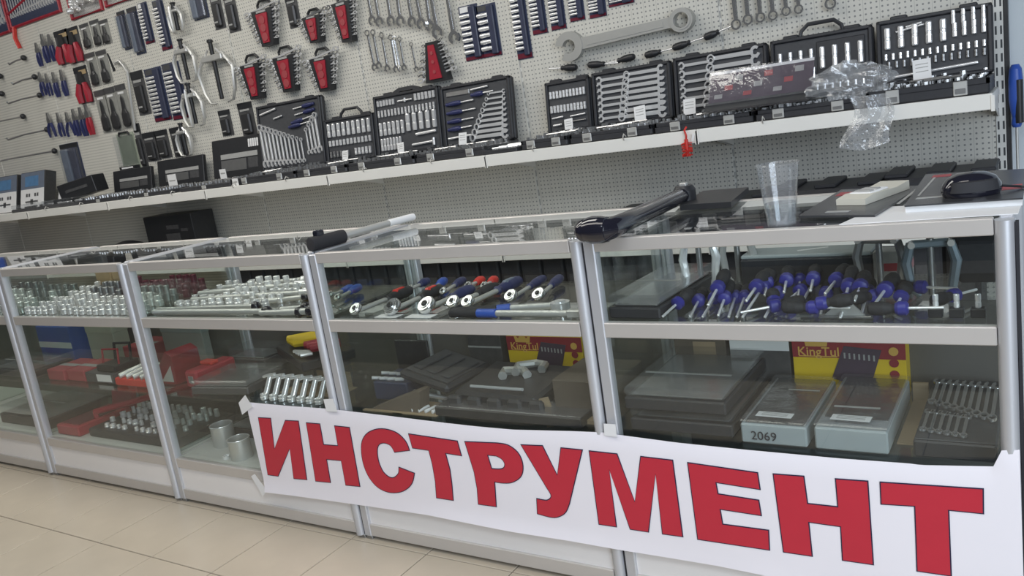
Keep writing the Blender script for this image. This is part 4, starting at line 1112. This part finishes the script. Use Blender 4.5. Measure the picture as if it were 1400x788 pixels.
bx('key', 'card_light', -L*.5, -L*.3, -.02, .02, .021, .025, .002, t); bx('key', 'card_light', -L*.2, 0, -.02, .02, .021, .025, .002, t)
p = at(1328,266,2,ZT+.02)
t = thing('computer_mouse', 'glossy black computer mouse on the thick catalogue', 'mouse', (p.x, p.y, ZT+.0195), rotz=R(20))
MB().lathe([(0,0),(.92,0),(1,.18),(.97,.45),(.82,.75),(.5,.95),(0,1)], 24).build('shell', 'gloss_black', t, (0,0,0), None, True, (.060,.044,.050))
MB().lathe([(0,0),(1,.2),(.9,.8),(0,1)], 14).build('side_grip', 'rubber', t, (.0,-.022,.004), None, True, (.05,.024,.036))
MB().tube([(.06,0,.012),(.10,.01,.004),(.14,-.01,.003),(.19,0,.003)], .003, 6).build('cable', 'black', t)
o = slab('dark_sheet', 'dark slab in place of mirrored wall cases near the back of the right showcase top', 'reflection', [(930,288),(1000,284),(1024,263),(962,268)], ZT+.0008, .016, 'black')  # dark slab put where the glass top mirrors the wall wrench cases

# ------------------------------------------------------------------ UPPER SHELVES INSIDE
SM = socket_mesh()
def sockets(label, group, x0, x1, nx, ys, rr, hs, mats, seed):
    rs = random.Random(seed)
    for j, y in enumerate(ys):
        for i in range(nx):
            if rs.random() < .06: continue
            x = x0+(x1-x0)*(i+.5*(j % 2)*.6)/nx+rs.uniform(-.004,.004)
            r_ = rr*rs.uniform(.85,1.12); h_ = hs[j]*(1.0 if (i//4) % 2 else .78)
            m_ = mats(i, j)
            tag(inst('socket', socket_mesh(m_), None, (x, y, ZU), None, (r_, r_, h_)), label[m_], 'socket', group)
lab = lambda s: {'chrome': 'chrome socket standing in rows '+s, 'maroon': 'dark red impact socket standing '+s, 'steel': 'dark grey impact socket standing '+s}
sockets(lab('on the upper shelf of the second showcase from the left'), 'standing sockets in the second showcase', -2.24, -1.40, 17, [.06,.12,.19,.26,.33,.40], .0165, [.045,.055,.060,.072,.080,.085],
        lambda i, j: 'maroon' if (j >= 4 and i >= 7) else ('steel' if (j >= 3 and i >= 3) else 'chrome'), 11)
sockets(lab('on the upper shelf of the leftmost showcase'), 'standing sockets in the leftmost showcase', -3.2, -2.36, 12, [.08,.18,.28,.38], .018, [.05,.06,.07,.08], lambda i, j: 'chrome' if j < 3 else 'steel', 12)
sockets(lab('behind the long bars in the third showcase'), 'standing sockets in the third showcase', -1.28, -.72, 11, [.17,.235,.30,.36,.42], .0165, [.038,.044,.050,.058,.062], lambda i, j: 'chrome', 13)
for k, (x, m_) in enumerate(((-2.20,'wood_tan'),(-2.06,'wood_tan'))):
    t = thing('small_carton', 'small tan carton behind the sockets, %s of two' % ('left','right')[k], 'carton', (x, .44, ZU)); bx('carton_body', m_, -.06, .06, -.02, .03, 0, .11, .002, t); bx('carton_flap', m_, -.058, .058, -.022, -.02, .07, .108, 0, t)

# long bars
bars = [((198,431),(362,427),.011,1),((215,424),(350,419),.010,1),((240,416),(345,404),.012,0),((262,410),(418,400),.010,0),((272,402),(412,389),.012,0),((300,394),(420,382),.011,0),((352,414),(418,406),.010,1),((372,432),(414,430),.012,1),((384,424),(418,421),.011,1),((345,432),(398,431),.010,1)]
for k, (q0, q1, r_, ball) in enumerate(bars):
    z = ZU+r_*(1.0 if k < 3 or k > 5 else 2.6)+.0005; p0, p1 = at(*q0,2,z), at(*q1,2,z)
    p0.y = max(.045+r_, p0.y); p1.y = max(.05+r_*2, p1.y)
    t = thing('breaker_bar', 'long chrome breaker bar in the third showcase, %s from the front left' % ORD[k], 'bar', p0, group='breaker bars on the upper shelf of the third showcase', rot=aim(p0, p1))
    L = (p1-p0).length
    inst('rod', rod_mesh('satin'), t, (0,0,0), None, (r_, r_, L))
    if ball: inst('end_knob', ball_mesh('gloss_black'), t, (0,0,L), None, (r_*1.9, r_*1.9, r_*1.9))
    else: inst('drive_end', collar_mesh('chrome'), t, (0,0,L-.03), None, (r_*1.5, r_*1.5, .05))
# ratchets in the fourth showcase
def zu(px, py, h=.016): p = at(px, py, 2, ZU+h); p.y = max(.05, min(.46, p.y)); return p
rts = [((487,426),(562,396),'black','red_bright','chrome ratchet with a black and red grip at the left front'),
       ((537,424),(604,394),'black','red_bright','large round head ratchet with a black and red grip'),
       ((584,422),(646,395),'blue',None,'large round head ratchet with a blue grip'),
       ((620,416),(680,392),'rubber',None,'ratchet with a dark grey grip in the middle'),
       ((640,416),(711,383),'blue','slate','ratchet with a thick blue grip beside the torque wrenches'),
       ((699,408),(744,380),'blue',None,'small ratchet with a blue grip at the right, left of two'),
       ((737,406),(767,379),'blue',None,'small ratchet with a blue grip at the right, right of two'),
       ((452,404),(482,393),'blue_bright',None,'small blue handled ratchet at the left back, first of two'),
       ((462,408),(492,392),'blue_bright',None,'small blue handled ratchet at the left back, second of two'),
       ((560,396),(592,381),'blue',None,'blue gripped ratchet in the back row, first of three'),
       ((590,397),(618,379),'blue_bright',None,'blue gripped ratchet in the back row, second of three'),
       ((606,400),(647,377),'blue',None,'blue gripped ratchet in the back row, third of three'),
       ((640,392),(678,374),'red_bright',None,'red gripped ratchet at the back, left of two'),
       ((662,392),(694,374),'red_bright',None,'red gripped ratchet at the back, right of two')]
for k, (hd, en, gr, ins, lb) in enumerate(rts):
    big = k in (1, 2); ratchet(lb, zu(*hd), zu(*en, .018), gr, ins, 'ratchets in the fourth showcase', .030 if big else (.022 if k < 7 else .014), .010 if k < 5 else .0075)
for k, (q, w_) in enumerate((((520,437),.09),((565,437),.10))):
    p = zu(*q, .001); o = bx('price_card', 'white', -w_/2, w_/2, -.02, .02, 0, .0012, 0, None, loc=(p.x, .062, ZU)); tag(o, 'white price card lying under the ratchets, %s' % ('left one','right one')[k], 'price card')
def torque(label, q0, q1, q2, q3, r_, hd):
    p = [zu(*q, r_+.001) for q in (q0, q1, q2, q3)]
    t = thing('torque_wrench', label, 'torque wrench', p[0], group='torque wrenches at the front of the fourth showcase'); v = [x-p[0] for x in p]
    for nm, m_, i, rr in (('grip','rubber',0,r_),('blue_ring','blue_bright',1,r_),('tube','satin',2,r_*.75)):
        inst(nm, rod_mesh(m_), t, v[i], aim(v[i], v[i+1]), (rr, rr, (v[i+1]-v[i]).length))
    if hd: MB().lathe([(0,-.5),(1,-.5),(1,.5),(.55,.5),(.55,.7),(0,.7)], 18).build('head', 'chrome', t, v[3], None, True, (.028,.028,.022))
    else: bx('head', 'satin', -.012, .03, -.014, .014, -.010, .012, .003, t, loc=v[3])
torque('chrome torque wrench with a round head and blue ring', (616,428), (680,424), (698,422), (766,418), .015, True)
torque('chrome torque wrench lying at the front rail', (600,436), (640,435), (668,434), (772,435), .013, False)

# right showcase, upper shelf: clear lid case, screwdrivers, pullers, boxes
t = thing('clear_lid_case', 'black case with a clear lid at the left of the screwdrivers', 'tool case', (.765, .22, ZU))
bx('base_tray', 'case_black', -.062, .085, -.17, .20, 0, .030, .004, t, rot=(0,0,R(-3)))
o = bx('tool_insert', 'steel', -.05, .072, -.155, .185, .030, .036, .002, t, rot=(0,0,R(-3)))
bx('clear_lid', 'clear_lid', -.062, .085, -.17, .20, .037, .062, .006, t, rot=(0,0,R(-3)))
bx('label_strip', 'card_light', -.05, .075, -.02, -.008, .0625, .0632, 0, t, rot=(0,0,R(-3)))
drv = [((902,436),(945,398)),((938,438),(962,398)),((953,440),(985,394)),((982,432),(998,387)),((994,436),(1012,384)),((1003,438),(1028,380)),((1012,437),(1065,360)),((1040,440),(1082,366)),((1090,416),(1097,362)),((1060,428),(1056,398)),((1100,408),(1125,365)),((1122,430),(1142,366)),((1145,440),(1166,368)),((1075,412),(1110,385)),((1178,428),(1190,385)),((1223,424),(1240,390))]
for k, (tp, en) in enumerate(drv):
    hz = .016+.028*(k % 3 == 0)+.02*(k in (6,7,8,12)); p0 = zu(*tp, .006); p1 = zu(*en, hz)
    L_ = (p1-p0).length
    if L_ > .26: p1 = p0+(p1-p0)*(.26/L_)
    screwdriver('blue and black screwdriver lying tip forward in the right showcase, %s from the left' % ORD[k], p0, p1, .0165, .10, 'screwdrivers in the right showcase')
drv2 = [((1046,404),(1050,372)),((1072,400),(1078,368)),((1108,398),(1116,364)),((1128,402),(1152,372)),((1168,412),(1182,378)),((1020,412),(1040,384)),((968,418),(980,396)),((1196,416),(1222,380))]
for k, (tp, en) in enumerate(drv2):
    p0 = zu(*tp, .03); p1 = zu(*en, .052); p1 = p0+(p1-p0).normalized()*.16
    screwdriver('dark screwdriver lying on top of the heap at the back, %s' % ORD[k], p0, p1, .0175, .10, 'upper screwdrivers of the heap')
cr = [((1052,420),(1012,428)),((1092,425),(1072,432)),((1150,412),(1118,424)),((1215,436),(1290,430)),((1300,405),(1335,396)),((1262,396),(1310,402)),((1190,405),(1235,398)),((1110,436),(1160,432))]
for k, (en, tp) in enumerate(cr):
    p0 = zu(*tp, .018); p1 = zu(*en, .024); d = (p1-p0).normalized(); p1 = p0+d*.15
    p0.z += .012*(k % 2)
    screwdriver('short blue collared screwdriver lying crosswise, %s from the left' % ORD[k], p0, p1, .015, .09, 'crosswise screwdrivers in the right showcase')
def shelf_puller(label, px, py, h, w_, m_, rz=0):
    p = zu(px, py, 0); t = thing('gear_puller', label, 'puller', (p.x, p.y, ZU), rotz=rz)
    inst('screw', rod_mesh('steel'), t, (0,0,.004), None, (.008,.008,h*.9))
    bx('yoke', m_, -w_*.5, w_*.5, -.010, .010, h*.78, h*.90, .004, t)
    for s in (-1,1):
        MB().tube([(s*w_*.48,0,h*.86),(s*w_*.62,0,h*.55),(s*w_*.5,0,h*.12),(s*w_*.30,0,h*.02)], [.010,.012,.010,.007], 8).build('arm', m_, t, smooth=True)
        MB().lathe([(0,-.5),(1,-.5),(1,.5),(0,.5)], 10).build('pivot', 'chrome', t, (s*w_*.48,-.012,h*.85), (R(90),0,0), True, (.008,.008,.02))
shelf_puller('bright chrome puller standing behind the screwdrivers', 960, 392, .15, .075, 'chrome', .3)
shelf_puller('grey steel puller standing in the middle of the screwdrivers', 1012, 388, .15, .085, 'satin', -.3)
shelf_puller('blue grey puller with jointed arms near the right end', 1275, 405, .15, .085, 'paint_blue_grey', .2)
shelf_puller('brownish steel puller beside the white box', 1205, 396, .15, .09, 'steel', -.2)
p = zu(1085,366,.05); t = thing('clear_lid_case', 'flat grey clear topped case behind the screwdrivers', 'tool case', (1.12, .43, ZU+.0005))
bx('base_tray', 'case_black', -.17, .17, -.06, .045, 0, .075, .004, t); bx('clear_lid', 'grey_tray', -.168, .168, -.058, .043, .0755, .086, .003, t); bx('label_strip', 'white', -.03, .05, -.01, 0, .0865, .0872, 0, t, rot=(0,0,R(25)))
t = thing('small_carton', 'small white and red carton between the pullers', 'carton', (1.335, .40, ZU)); bx('carton_body', 'card_light', -.045, .04, -.03, .03, 0, .085, .002, t); bx('red_band', 'red', -.02, .041, -.031, .031, .035, .055, 0, t)
t = thing('black_pouch', 'black bag filling the right end of the upper shelf', 'bag', (1.53, .40, ZU)); bx('bag_body', 'rubber', -.075, .055, -.05, .08, .0, .13, .03, t); bx('bag_flap', 'black', -.07, .05, -.056, .03, .10, .17, .02, t)
t = thing('scraper', 'grey steel scraper blade at the front middle', 'scraper', (1.275, .075, ZU)); MB().prism([(-.05,0),(.05,0),(.02,.03),(-.01,.035)], -.003, .003).build('blade', 'satin', t); bx('blade_base', 'steel', -.055, .06, -.012, .012, 0, .006, .002, t)
for k, x in enumerate((1.46, 1.50, 1.54)):
    t = thing('bit_holder', 'small clear and black bit holder at the right front, %s' % ORD[k], 'bit holder', (x, .085, ZU), group='bit holders at the right front'); bx('holder_base', 'black', -.014, .014, -.012, .012, 0, .02, .002, t); inst('bit', plug_mesh('chrome'), t, (0,0,.02), None, (.006,.006,.03))

# ------------------------------------------------------------------ LOWER SHELVES INSIDE
def flat_case(label, x0, x1, y0, y1, z0, h, shell='case_black', lid='clear_lid', cat='tool case', name='flat_case', group=None, rotz=0, strip=True, fill='steel'):
    t = thing(name, label, cat, ((x0+x1)/2, (y0+y1)/2, z0), rotz=rotz, group=group); hw, hd = (x1-x0)/2, (y1-y0)/2
    bx('base_tray', shell, -hw, hw, -hd, hd, 0, h*.55, .004, t)
    bx('tool_insert', fill, -hw*.9, hw*.9, -hd*.9, hd*.9, h*.55, h*.62, .002, t)
    bx('lid', lid, -hw, hw, -hd, hd, h*.63, h, .006, t)
    if strip: bx('lid_strip', 'card_light', -hw*.9, hw*.85, -hd*.35, -hd*.30, h, h+.001, 0, t)
    return t
# right showcase
flat_case('black case with a clear lid at the bottom of the stack', .700, .985, .085, .46, ZL, .062, strip=False)
flat_case('black case with a clear lid on top of the stack', .695, .975, .075, .45, ZL+.0635, .062)
def grey_tray(label, x0, x1, y0, y1, h, num, strip):
    t = thing('grey_tray_box', label, 'tool tray', ((x0+x1)/2, (y0+y1)/2, ZL), group='film wrapped grey tool trays'); hw, hd = (x1-x0)/2, (y1-y0)/2
    bx('tray', 'grey_tray', -hw, hw, -hd, hd, 0, h, .004, t)
    bx('tool_insert', 'dark_tool', -hw*.86, hw*.9, -hd*(.62 if strip else .95), hd*.95, h, h+.003, 0, t)
    bx('film_wrap', 'clear_film', -hw-.002, hw+.002, -hd-.002, hd+.002, h+.0035, h+.010, .003, t)
    tg = bx('white_label', 'white', -hw*.55, hw*.55, -hd*.84, -hd*.66, h+.0105, h+.0112, 0, t, rot=(0,0,R(-2)))
    for q in (.80,.76,.71): bx('print_line', 'card_light', -hw*.4, hw*.4, -hd*q, -hd*(q-.015), h+.0113, h+.0116, 0, tg)
    if strip: bx('lid_strip', 'card_light', -hw*.7, hw*.6, -hd*.38, -hd*.33, h+.0105, h+.0115, 0, t)
    else: bx('lid_strip', 'card_light', -hw*.2, hw*.8, hd*.30, hd*.34, h+.0105, h+.0115, 0, t)
    if num:
        inst('handwritten_number', text_mesh(num, .032, 'ink'), t, (-hw*.28, -hd-.0028, h*.42), (R(90),0,0))
    return t
grey_tray('grey tray wrapped in film with the number 2069 on its front', 1.012, 1.172, .065, .40, .052, '2069', False)
grey_tray('grey tray wrapped in film right of the numbered one', 1.190, 1.352, .065, .42, .056, None, True)
# yellow boxes
def yellow_box(label, x0, x1, y, z0, z1, full):
    t = thing('product_box', label, 'box', ((x0+x1)/2, y, z0), group='yellow and red product boxes'); hw = (x1-x0)/2; h = z1-z0
    bx('box_body', 'yellow', -hw, hw, 0, .07, 0, h, .001, t)
    bx('red_band', 'box_maroon', -hw, hw, -.0012, 0, h*.66, h, 0, t)
    MB().prism([(-.30*hw,.30*h),(.35*hw,.10*h),(.60*hw,.82*h),(-.05*hw,.88*h)], -.0022, -.0012).build('case_picture', 'box_purple', t)
    for j in range(7): bx('picture_mark', 'card_light', hw*(-.06+j*.085), hw*(-.03+j*.085), -.0028, -.0022, h*(.66-.006*j), h*(.76-.006*j), 0, t)
    bx('lettering', 'gold', 0,0.0001,-.0002,0,0,.0001,0,t) if False else None
    inst('brand_lettering', text_mesh('KingTul', .036, 'gold', .0003), t, (-hw*.52, -.0016, h*.76), (R(90),0,0))
    bx('small_print', 'gold', -hw*.88, -hw*.18, -.0018, -.0012, h*.675, h*.69, 0, t)
    MB().prism([(-.028,0),(-.034,.03),(-.016,.014),(0,.036),(.016,.014),(.034,.03),(.028,0)], -.0020, -.0012).build('crown_emblem', 'gold', t, (-hw*.55,0,h*.86))
    for j in range(3):
        MB().lathe([(0,0),(1,0),(1,1),(0,1)], 12).build('round_mark', 'gold' if j == 0 else 'box_maroon', t, (hw*.80,-.0012,h*(.80-.2*j)), (R(90),0,0), False, (.012,.012,.001))
yellow_box('yellow and dark red product box behind the grey trays', 1.055, 1.345, .43, ZL, .612, True)
yellow_box('yellow and dark red product box behind the open black case', .095, .385, .43, ZL, .600, True)
# wrench tray at right
t = thing('wrench_tray', 'black tray of graded wrenches beside the grey trays', 'wrench set', (1.485, .07, ZL))
bx('tray', 'case_black', -.082, .082, 0, .40, 0, .040, .004, t); bx('tray_rim', 'case_inner', -.080, .080, .004, .396, .040, .044, .002, t)
for k in range(9): inst('wrench', wrench_thick('chrome_dark'), t, (-.066+.0165*k, .375-.001*k, .050), (R(90),0,0), (.13,.13,.17+.010*k))
for k in range(6): inst('wrench', wrench_thick('chrome_dark'), t, (-.066+.0165*k, .165-.004*k, .050), (R(90),0,0), (.11,.11,.13))
t = thing('small_carton', 'brown carton standing left behind the stacked cases', 'carton', (.76, .46, ZL)); bx('carton_body', 'brown_box', -.06, .10, -.02, .02, 0, .16, .002, t); bx('carton_label', 'kraft', 0, .07, -.021, -.02, .10, .14, 0, t)
t = thing('small_carton', 'dark carton with a white top band behind the black stack', 'carton', (.965, .455, ZL)); bx('carton_body', 'grey_card', -.09, .08, -.02, .02, 0, .155, .002, t); bx('white_band', 'white', -.09, .08, -.0212, -.02, .12, .155, 0, t)
inst('carton_lettering', text_mesh('SET', .03, 'ink'), t, (.0,-.0216,.137), (R(90),0,0)) if False else None
t = thing('kraft_sheet', 'flat pale cardboard lying between the grey tray and wrench tray', 'cardboard', (1.385, .25, ZL)); bx('sheet', 'kraft', -.025, .012, -.12, .16, 0, .004, 0, t); bx('sheet_fold', 'kraft', -.025, .012, .16, .17, 0, .05, 0, t)

# fourth showcase: open black case, carton, torque wrench, papers
t = thing('open_case', 'open black case with two chrome clamps inside', 'tool case', (.235, .22, ZL))
bx('base_tray', 'case_black', -.16, .16, -.10, .14, 0, .050, .010, t, rot=(R(6),0,R(-4)), loc=(0,0,.02))
ld = bx('lid', 'case_black', -.23, -.02, -.11, .13, 0, .030, .010, t, loc=(-.15,.0,.045), rot=(0,R(12),R(-4)))
bx('inner_panel', 'case_inner', -.215, -.035, -.09, .11, .030, .034, .004, ld)
for k in range(3): bx('rib', 'case_inner', -.205+k*.06, -.165+k*.06, -.07, .09, .034, .040, .004, ld)
MB().tube([(.00,.03,.085),(-.02,.08,.09),(.03,.11,.09),(.07,.10,.09),(.08,.06,.088)], .014, 8).build('clamp', 'satin', t, smooth=True)
MB().tube([(-.03,.0,.083),(-.05,.04,.085),(0.02,.05,.085),(.05,.02,.083)], .015, 8).build('clamp', 'satin', t, smooth=True)
MB().tube([(-.10,-.08,.075),(.10,-.09,.078)], .005, 8).build('chrome_pin', 'chrome', t)
for k in range(5): bx('rim_lug', 'case_black', -.17+k*.075, -.12+k*.075, -.125, -.10, .01, .055, .008, t)
t = thing('carton', 'brown cardboard carton with an open flap beside the round post', 'carton', (.55, .19, ZL))
bx('carton_body', 'brown_box', -.11, .09, -.06, .14, 0, .115, .003, t); bx('carton_flap', 'kraft', -.15, -.112, -.064, -.058, 0, .09, 0, t, rot=(0,R(-14),0)); bx('carton_flap', 'kraft', -.11, .09, -.095, -.062, .0, .012, 0, t)
p0, p1 = at(529,530,2,ZL+.05), at(790,578,2,ZL+.02); p0.y = .20; p1.y = max(.085, p1.y)
a_ = at(529,530,1,.20); p0 = a_; p1 = at(785,577,1,.10)
t = thing('torque_wrench', 'long chrome torque wrench with a black knob behind the banner top', 'torque wrench', p0, rot=aim(p0, p1)); L = (p1-p0).length
inst('sleeve', rod_mesh('satin'), t, (0,0,0), None, (.011,.011,L*.25)); inst('tube', rod_mesh('chrome'), t, (0,0,L*.22), None, (.008,.008,L*.78)); inst('end_knob', ball_mesh('gloss_black'), t, (0,0,L), None, (.020,.020,.026)); inst('drive_end', collar_mesh('chrome'), t, (0,0,-.03), None, (.013,.013,.035))
t = thing('flat_box', 'flat dark box lying under the long torque wrench', 'box', (.30, .12, ZL)); bx('box_body', 'dark_tool', -.26, .26, -.06, .04, 0, .030, .003, t); bx('film_wrap', 'clear_film', -.262, .262, -.062, .042, .031, .036, .002, t)
t = thing('paper_leaflet', 'pale leaflet with four white rods printed on it', 'leaflet', (-.03, .10, ZL)); bx('sheet', 'kraft', -.10, .08, -.05, .06, 0, .003, 0, t)
for k in range(4): inst('white_rod', rod_mesh('white'), t, (-.03+.028*k, -.035, .009), (R(-90),0,R(-12)), (.006,.006,.045))
t = thing('kraft_wedge', 'folded tan cardboard wedge at the left of the fourth showcase', 'cardboard', (-.14, .085, ZL)); MB().prism([(-.10,0),(.11,0),(.13,.075),(.11,.075),(-.02,.03)], -.02, .03).build('fold', 'brown_box', t); bx('sheet', 'kraft', -.12, .05, -.035, -.022, 0, .004, 0, t)
t = thing('bit_case', 'dark blue black bit case with chrome bits at the left post', 'tool case', (-.215, .20, ZL))
bx('base_tray', 'navy_card', -.075, .075, -.05, .09, .0, .065, .004, t)
for k in range(7): inst('bit', rod_mesh('chrome'), t, (-.055+.035*(k % 4), -.03+.05*(k//4), .072), (R(75),0,R(-35)), (.006,.006,.03))
bx('lid', 'black', -.075, .075, .09, .10, .0, .17, .003, t)
t = thing('grey_box', 'dark grey open carton at the back of the fourth showcase', 'carton', (.0, .46, ZL)); bx('carton_body', 'grey_card', -.08, .06, -.02, .02, 0, .15, .002, t); bx('carton_rim', 'card_light', -.08, .06, -.022, -.02, .10, .106, 0, t)

# third showcase
flat_case('dusty grey case with a clear lid in the third showcase, front one', -1.19, -.90, .075, .30, ZL, .055, shell='grey_card', rotz=R(8), strip=False)
flat_case('dusty grey case with a clear lid in the third showcase, back one', -1.28, -1.06, .34, .47, ZL+.0, .095, shell='grey_card', strip=False)
t = thing('red_case', 'bright red plastic case beside the left post of the third showcase', 'tool case', (-1.245, .22, ZL)); bx('case_body', 'red', -.045, .03, -.10, .10, 0, .07, .008, t); bx('case_ridge', 'red_bright', -.045, .03, -.02, .02, .07, .085, .004, t); bx('case_latch', 'steel', -.02, .01, -.105, -.10, .02, .05, .002, t)
t = thing('display_tray', 'black tray of yellow and red handled tools tilted at the back', 'tool tray', (-.66, .26, ZL+.105), rotz=R(-28))
b_ = bx('tray', 'black', -.19, .17, -.10, .10, 0, .035, .004, t)
for k in range(4): MB().tube([(-.14+.03*k,-.06,.06),(-.05+.03*k,.06,.066)], [.016,.020], 8).build('yellow_handle', 'yellow', t, smooth=True)
for k in range(3): MB().tube([(.02+.04*k,-.04,.06),(.08+.03*k,.06,.064)], [.014,.017], 8).build('red_handle', 'red', t, smooth=True)
for k in range(4): MB().tube([(.05+.03*k,-.09,.055),(.11+.015*k,-.05,.055)], .006, 6).build('chrome_tip', 'chrome', t)
bx('tray_support', 'grey_card', -.10, .12, .0, .09, -.105, 0, .004, t)
for k in range(7):
    q = at(352+13.5*k, 549+.6*k, 2, ZL+.004); q.y = max(q.y, .075)
    t = thing('hook_socket', 'chrome T handled socket leaning in the row above the banner, %s from the left' % ORD[k], 'socket wrench', (q.x, q.y, ZL), group='row of T handled sockets')
    MB().tube([(0,0,.0),(.012,.035,.075)], [.011,.010], 10).build('tube', 'chrome', t, smooth=True)
    MB().tube([(-.022,.032,.074),(.012,.035,.082),(.045,.03,.088)], .006, 8).build('cross_bar', 'chrome', t, smooth=True)
    inst('socket_end', socket_mesh(), t, (0,0,0), None, (.016,.016,.022))
t = thing('kraft_sheet', 'pale cardboard sheet behind the row of T handled sockets', 'cardboard', (-.60, .20, ZL)); bx('sheet', 'kraft', -.16, .14, -.06, .04, 0, .003, 0, t); bx('sheet_fold', 'kraft', -.05, .12, .035, .04, .003, .06, 0, t)
# metal cups on the deck
for k, (q, s) in enumerate((((291,612), 1.0), ((314,630), .92))):
    p = at(*q, 2, ZD); y = max(.085, p.y)
    t = thing('metal_cup', 'short satin steel cup on the white deck, %s' % ('taller one behind','shorter one in front')[k], 'cup', (p.x+.03, y+.04*(1-k), ZD), group='steel cups on the deck')
    MB().lathe([(0,0),(.98,0),(1,.03),(1,.97),(.97,1),(.90,1),(.90,.08),(0,.08)], 24).build('cup_wall', 'satin', t, smooth=True, scale=(.046*s,.046*s,.088*s))
    inst('rim', cached('cuprim', lambda: MB().tube([(math.cos(a*math.pi/10), math.sin(a*math.pi/10), 0) for a in range(21)], .05, 6).mesh('rim', 'chrome', True)), t, (0,0,.087*s), None, .046*s)
t = thing('steel_nut', 'small steel ring lying before the metal cups', 'ring', (at(300,632,2,ZD).x, .06, ZD)); MB().ringprism(0,0,.014,.008,-.006,.006,12).build('ring_body', 'chrome', t, (0,0,.006), (R(90),0,0))
flat_case('wide dark tool set lying on the deck behind the metal cups', -1.28, -.78, .24, .46, ZD, .07, shell='case_black', lid='clear_lid', fill='satin')
flat_case('dark tool set lying on the deck right of the metal cups', -.74, -.38, .10, .44, ZD, .08, shell='case_black')
flat_case('dark tool set leaning on another in the middle of the deck', -1.24, -.84, .30, .46, ZD+.0715, .06, shell='dark_tool', fill='chrome')
# second showcase
for k, (xa, xb, ya, z, h_) in enumerate(((-2.27,-2.13,.08,ZL,.05),(-2.12,-1.98,.09,ZL,.05),(-2.02,-1.86,.32,ZL,.09))):
    t = thing('red_box', 'flat dusty red box in the second showcase, %s' % ('front left','front right','raised at the back')[k], 'box', ((xa+xb)/2, ya, ZL), group='flat red boxes in the second showcase'); hw = (xb-xa)/2
    bx('box_body', 'pink_red', -hw, hw, 0, .17, 0, h_, .003, t); bx('grey_band', 'card_light', -hw, hw, .06, .09, h_, h_+.001, 0, t)
t = thing('tool_set_box', 'grey box with a white front label beside the red boxes', 'box', (-1.86, .09, ZL)); bx('box_body', 'grey_card', -.11, .10, 0, .22, 0, .045, .003, t); bx('white_label', 'white', -.02, .09, -.001, 0, .008, .040, 0, t)
t = thing('black_stand', 'small black open frame stand on the grey box', 'stand', (-1.83, .17, ZL+.0455))
bx('stand_base', 'black', -.07, .07, -.06, .06, 0, .03, .004, t)
MB().tube([(-.06,.03,.03),(-.06,.04,.10),(.06,.04,.105),(.06,.03,.03)], .007, 6).build('frame', 'black', t)
MB().tube([(-.06,-.03,.03),(-.06,-.02,.09),(.06,-.02,.095),(.06,-.03,.03)], .005, 6).build('frame', 'box_maroon', t)
t = thing('socket_tray', 'bright red tray holding four grey cylinders', 'socket tray', (-1.60, .08, ZL)); bx('tray', 'red_bright', -.13, .10, 0, .14, 0, .034, .005, t)
for k in range(4): inst('cylinder', rod_mesh('satin'), t, (-.09+.05*k, .002, .042), (R(-80),0,R(-20)), (.013,.013,.12))
t = thing('red_case', 'red plastic case leaning at the right post of the second showcase', 'tool case', (-1.45, .17, ZL)); MB().prism([(-.10,0),(.07,0),(.07,.12),(.03,.14)], -.03, .10).build('case_body', 'red', t); MB().prism([(-.03,.01),(.05,.01),(.05,.08)], -.032, -.03).build('white_label', 'white', t)
t = thing('green_box', 'pale green box at the back of the second showcase', 'box', (-2.16, .33, ZL)); bx('box_body', 'pale_green', -.10, .12, -.03, .05, 0, .20, .003, t); bx('box_lid', 'pale_green', -.102, .122, -.032, .052, .16, .203, .002, t)
t = thing('green_box', 'second pale box at the right back of the second showcase', 'box', (-1.72, .45, ZL)); bx('box_body', 'card_light', -.14, .16, -.02, .02, 0, .16, .003, t); bx('box_lid', 'grey_tray', -.142, .162, -.022, .022, .13, .163, .002, t)
t = thing('open_case', 'open red case with a red lid on the deck of the second showcase', 'tool case', (-2.16, .12, ZD)); bx('base_tray', 'red', -.10, .08, -.07, .20, 0, .05, .006, t); bx('lid', 'red', -.10, .08, .20, .225, .0, .16, .006, t, rot=(R(-12),0,0)); bx('inner_panel', 'maroon', -.08, .06, -.05, .18, .05, .053, 0, t)
t = thing('red_bar', 'long red bar lying diagonally above the black socket set', 'bar', (-2.10, .16, ZD+.08)); MB().tube([(0,0,0),(.55,.20,.10)], .015, 8).build('bar_body', 'red', t, smooth=True); MB().tube([(0,0,-.08),(0,0,0)], .012, 8).build('bar_foot', 'red', t)
t = thing('socket_set', 'wide black socket set full of chrome pieces on the deck', 'tool case', (-1.70, .22, ZD)); bx('base_tray', 'case_black', -.33, .32, -.15, .16, 0, .04, .006, t)
for j in range(5):
    for i in range(13):
        if (i*7+j*3) % 5 == 0: continue
        r_ = .010+.003*((i+j) % 3); inst('socket', SM, t, (-.28+.045*i, -.11+.055*j, .03), None, (r_, r_, .028+.004*j))
bx('lid', 'case_black', -.33, .32, .16, .19, .0, .20, .006, t, rot=(R(-8),0,0))
# leftmost showcase
t = thing('blue_box', 'blue box on the lower shelf of the leftmost showcase', 'box', (-2.56, .32, ZL)); bx('box_body', 'blue_bright', -.14, .16, -.03, .07, 0, .19, .003, t); bx('white_edge', 'white', -.14, .16, -.0312, -.03, .08, .11, 0, t)
flat_case('grey clear topped case on the lower shelf of the leftmost showcase', -2.80, -2.40, .08, .28, ZL, .06, shell='grey_card')
flat_case('dark tool set on the deck of the leftmost showcase', -2.85, -2.38, .08, .42, ZD, .09, shell='case_black', fill='chrome')
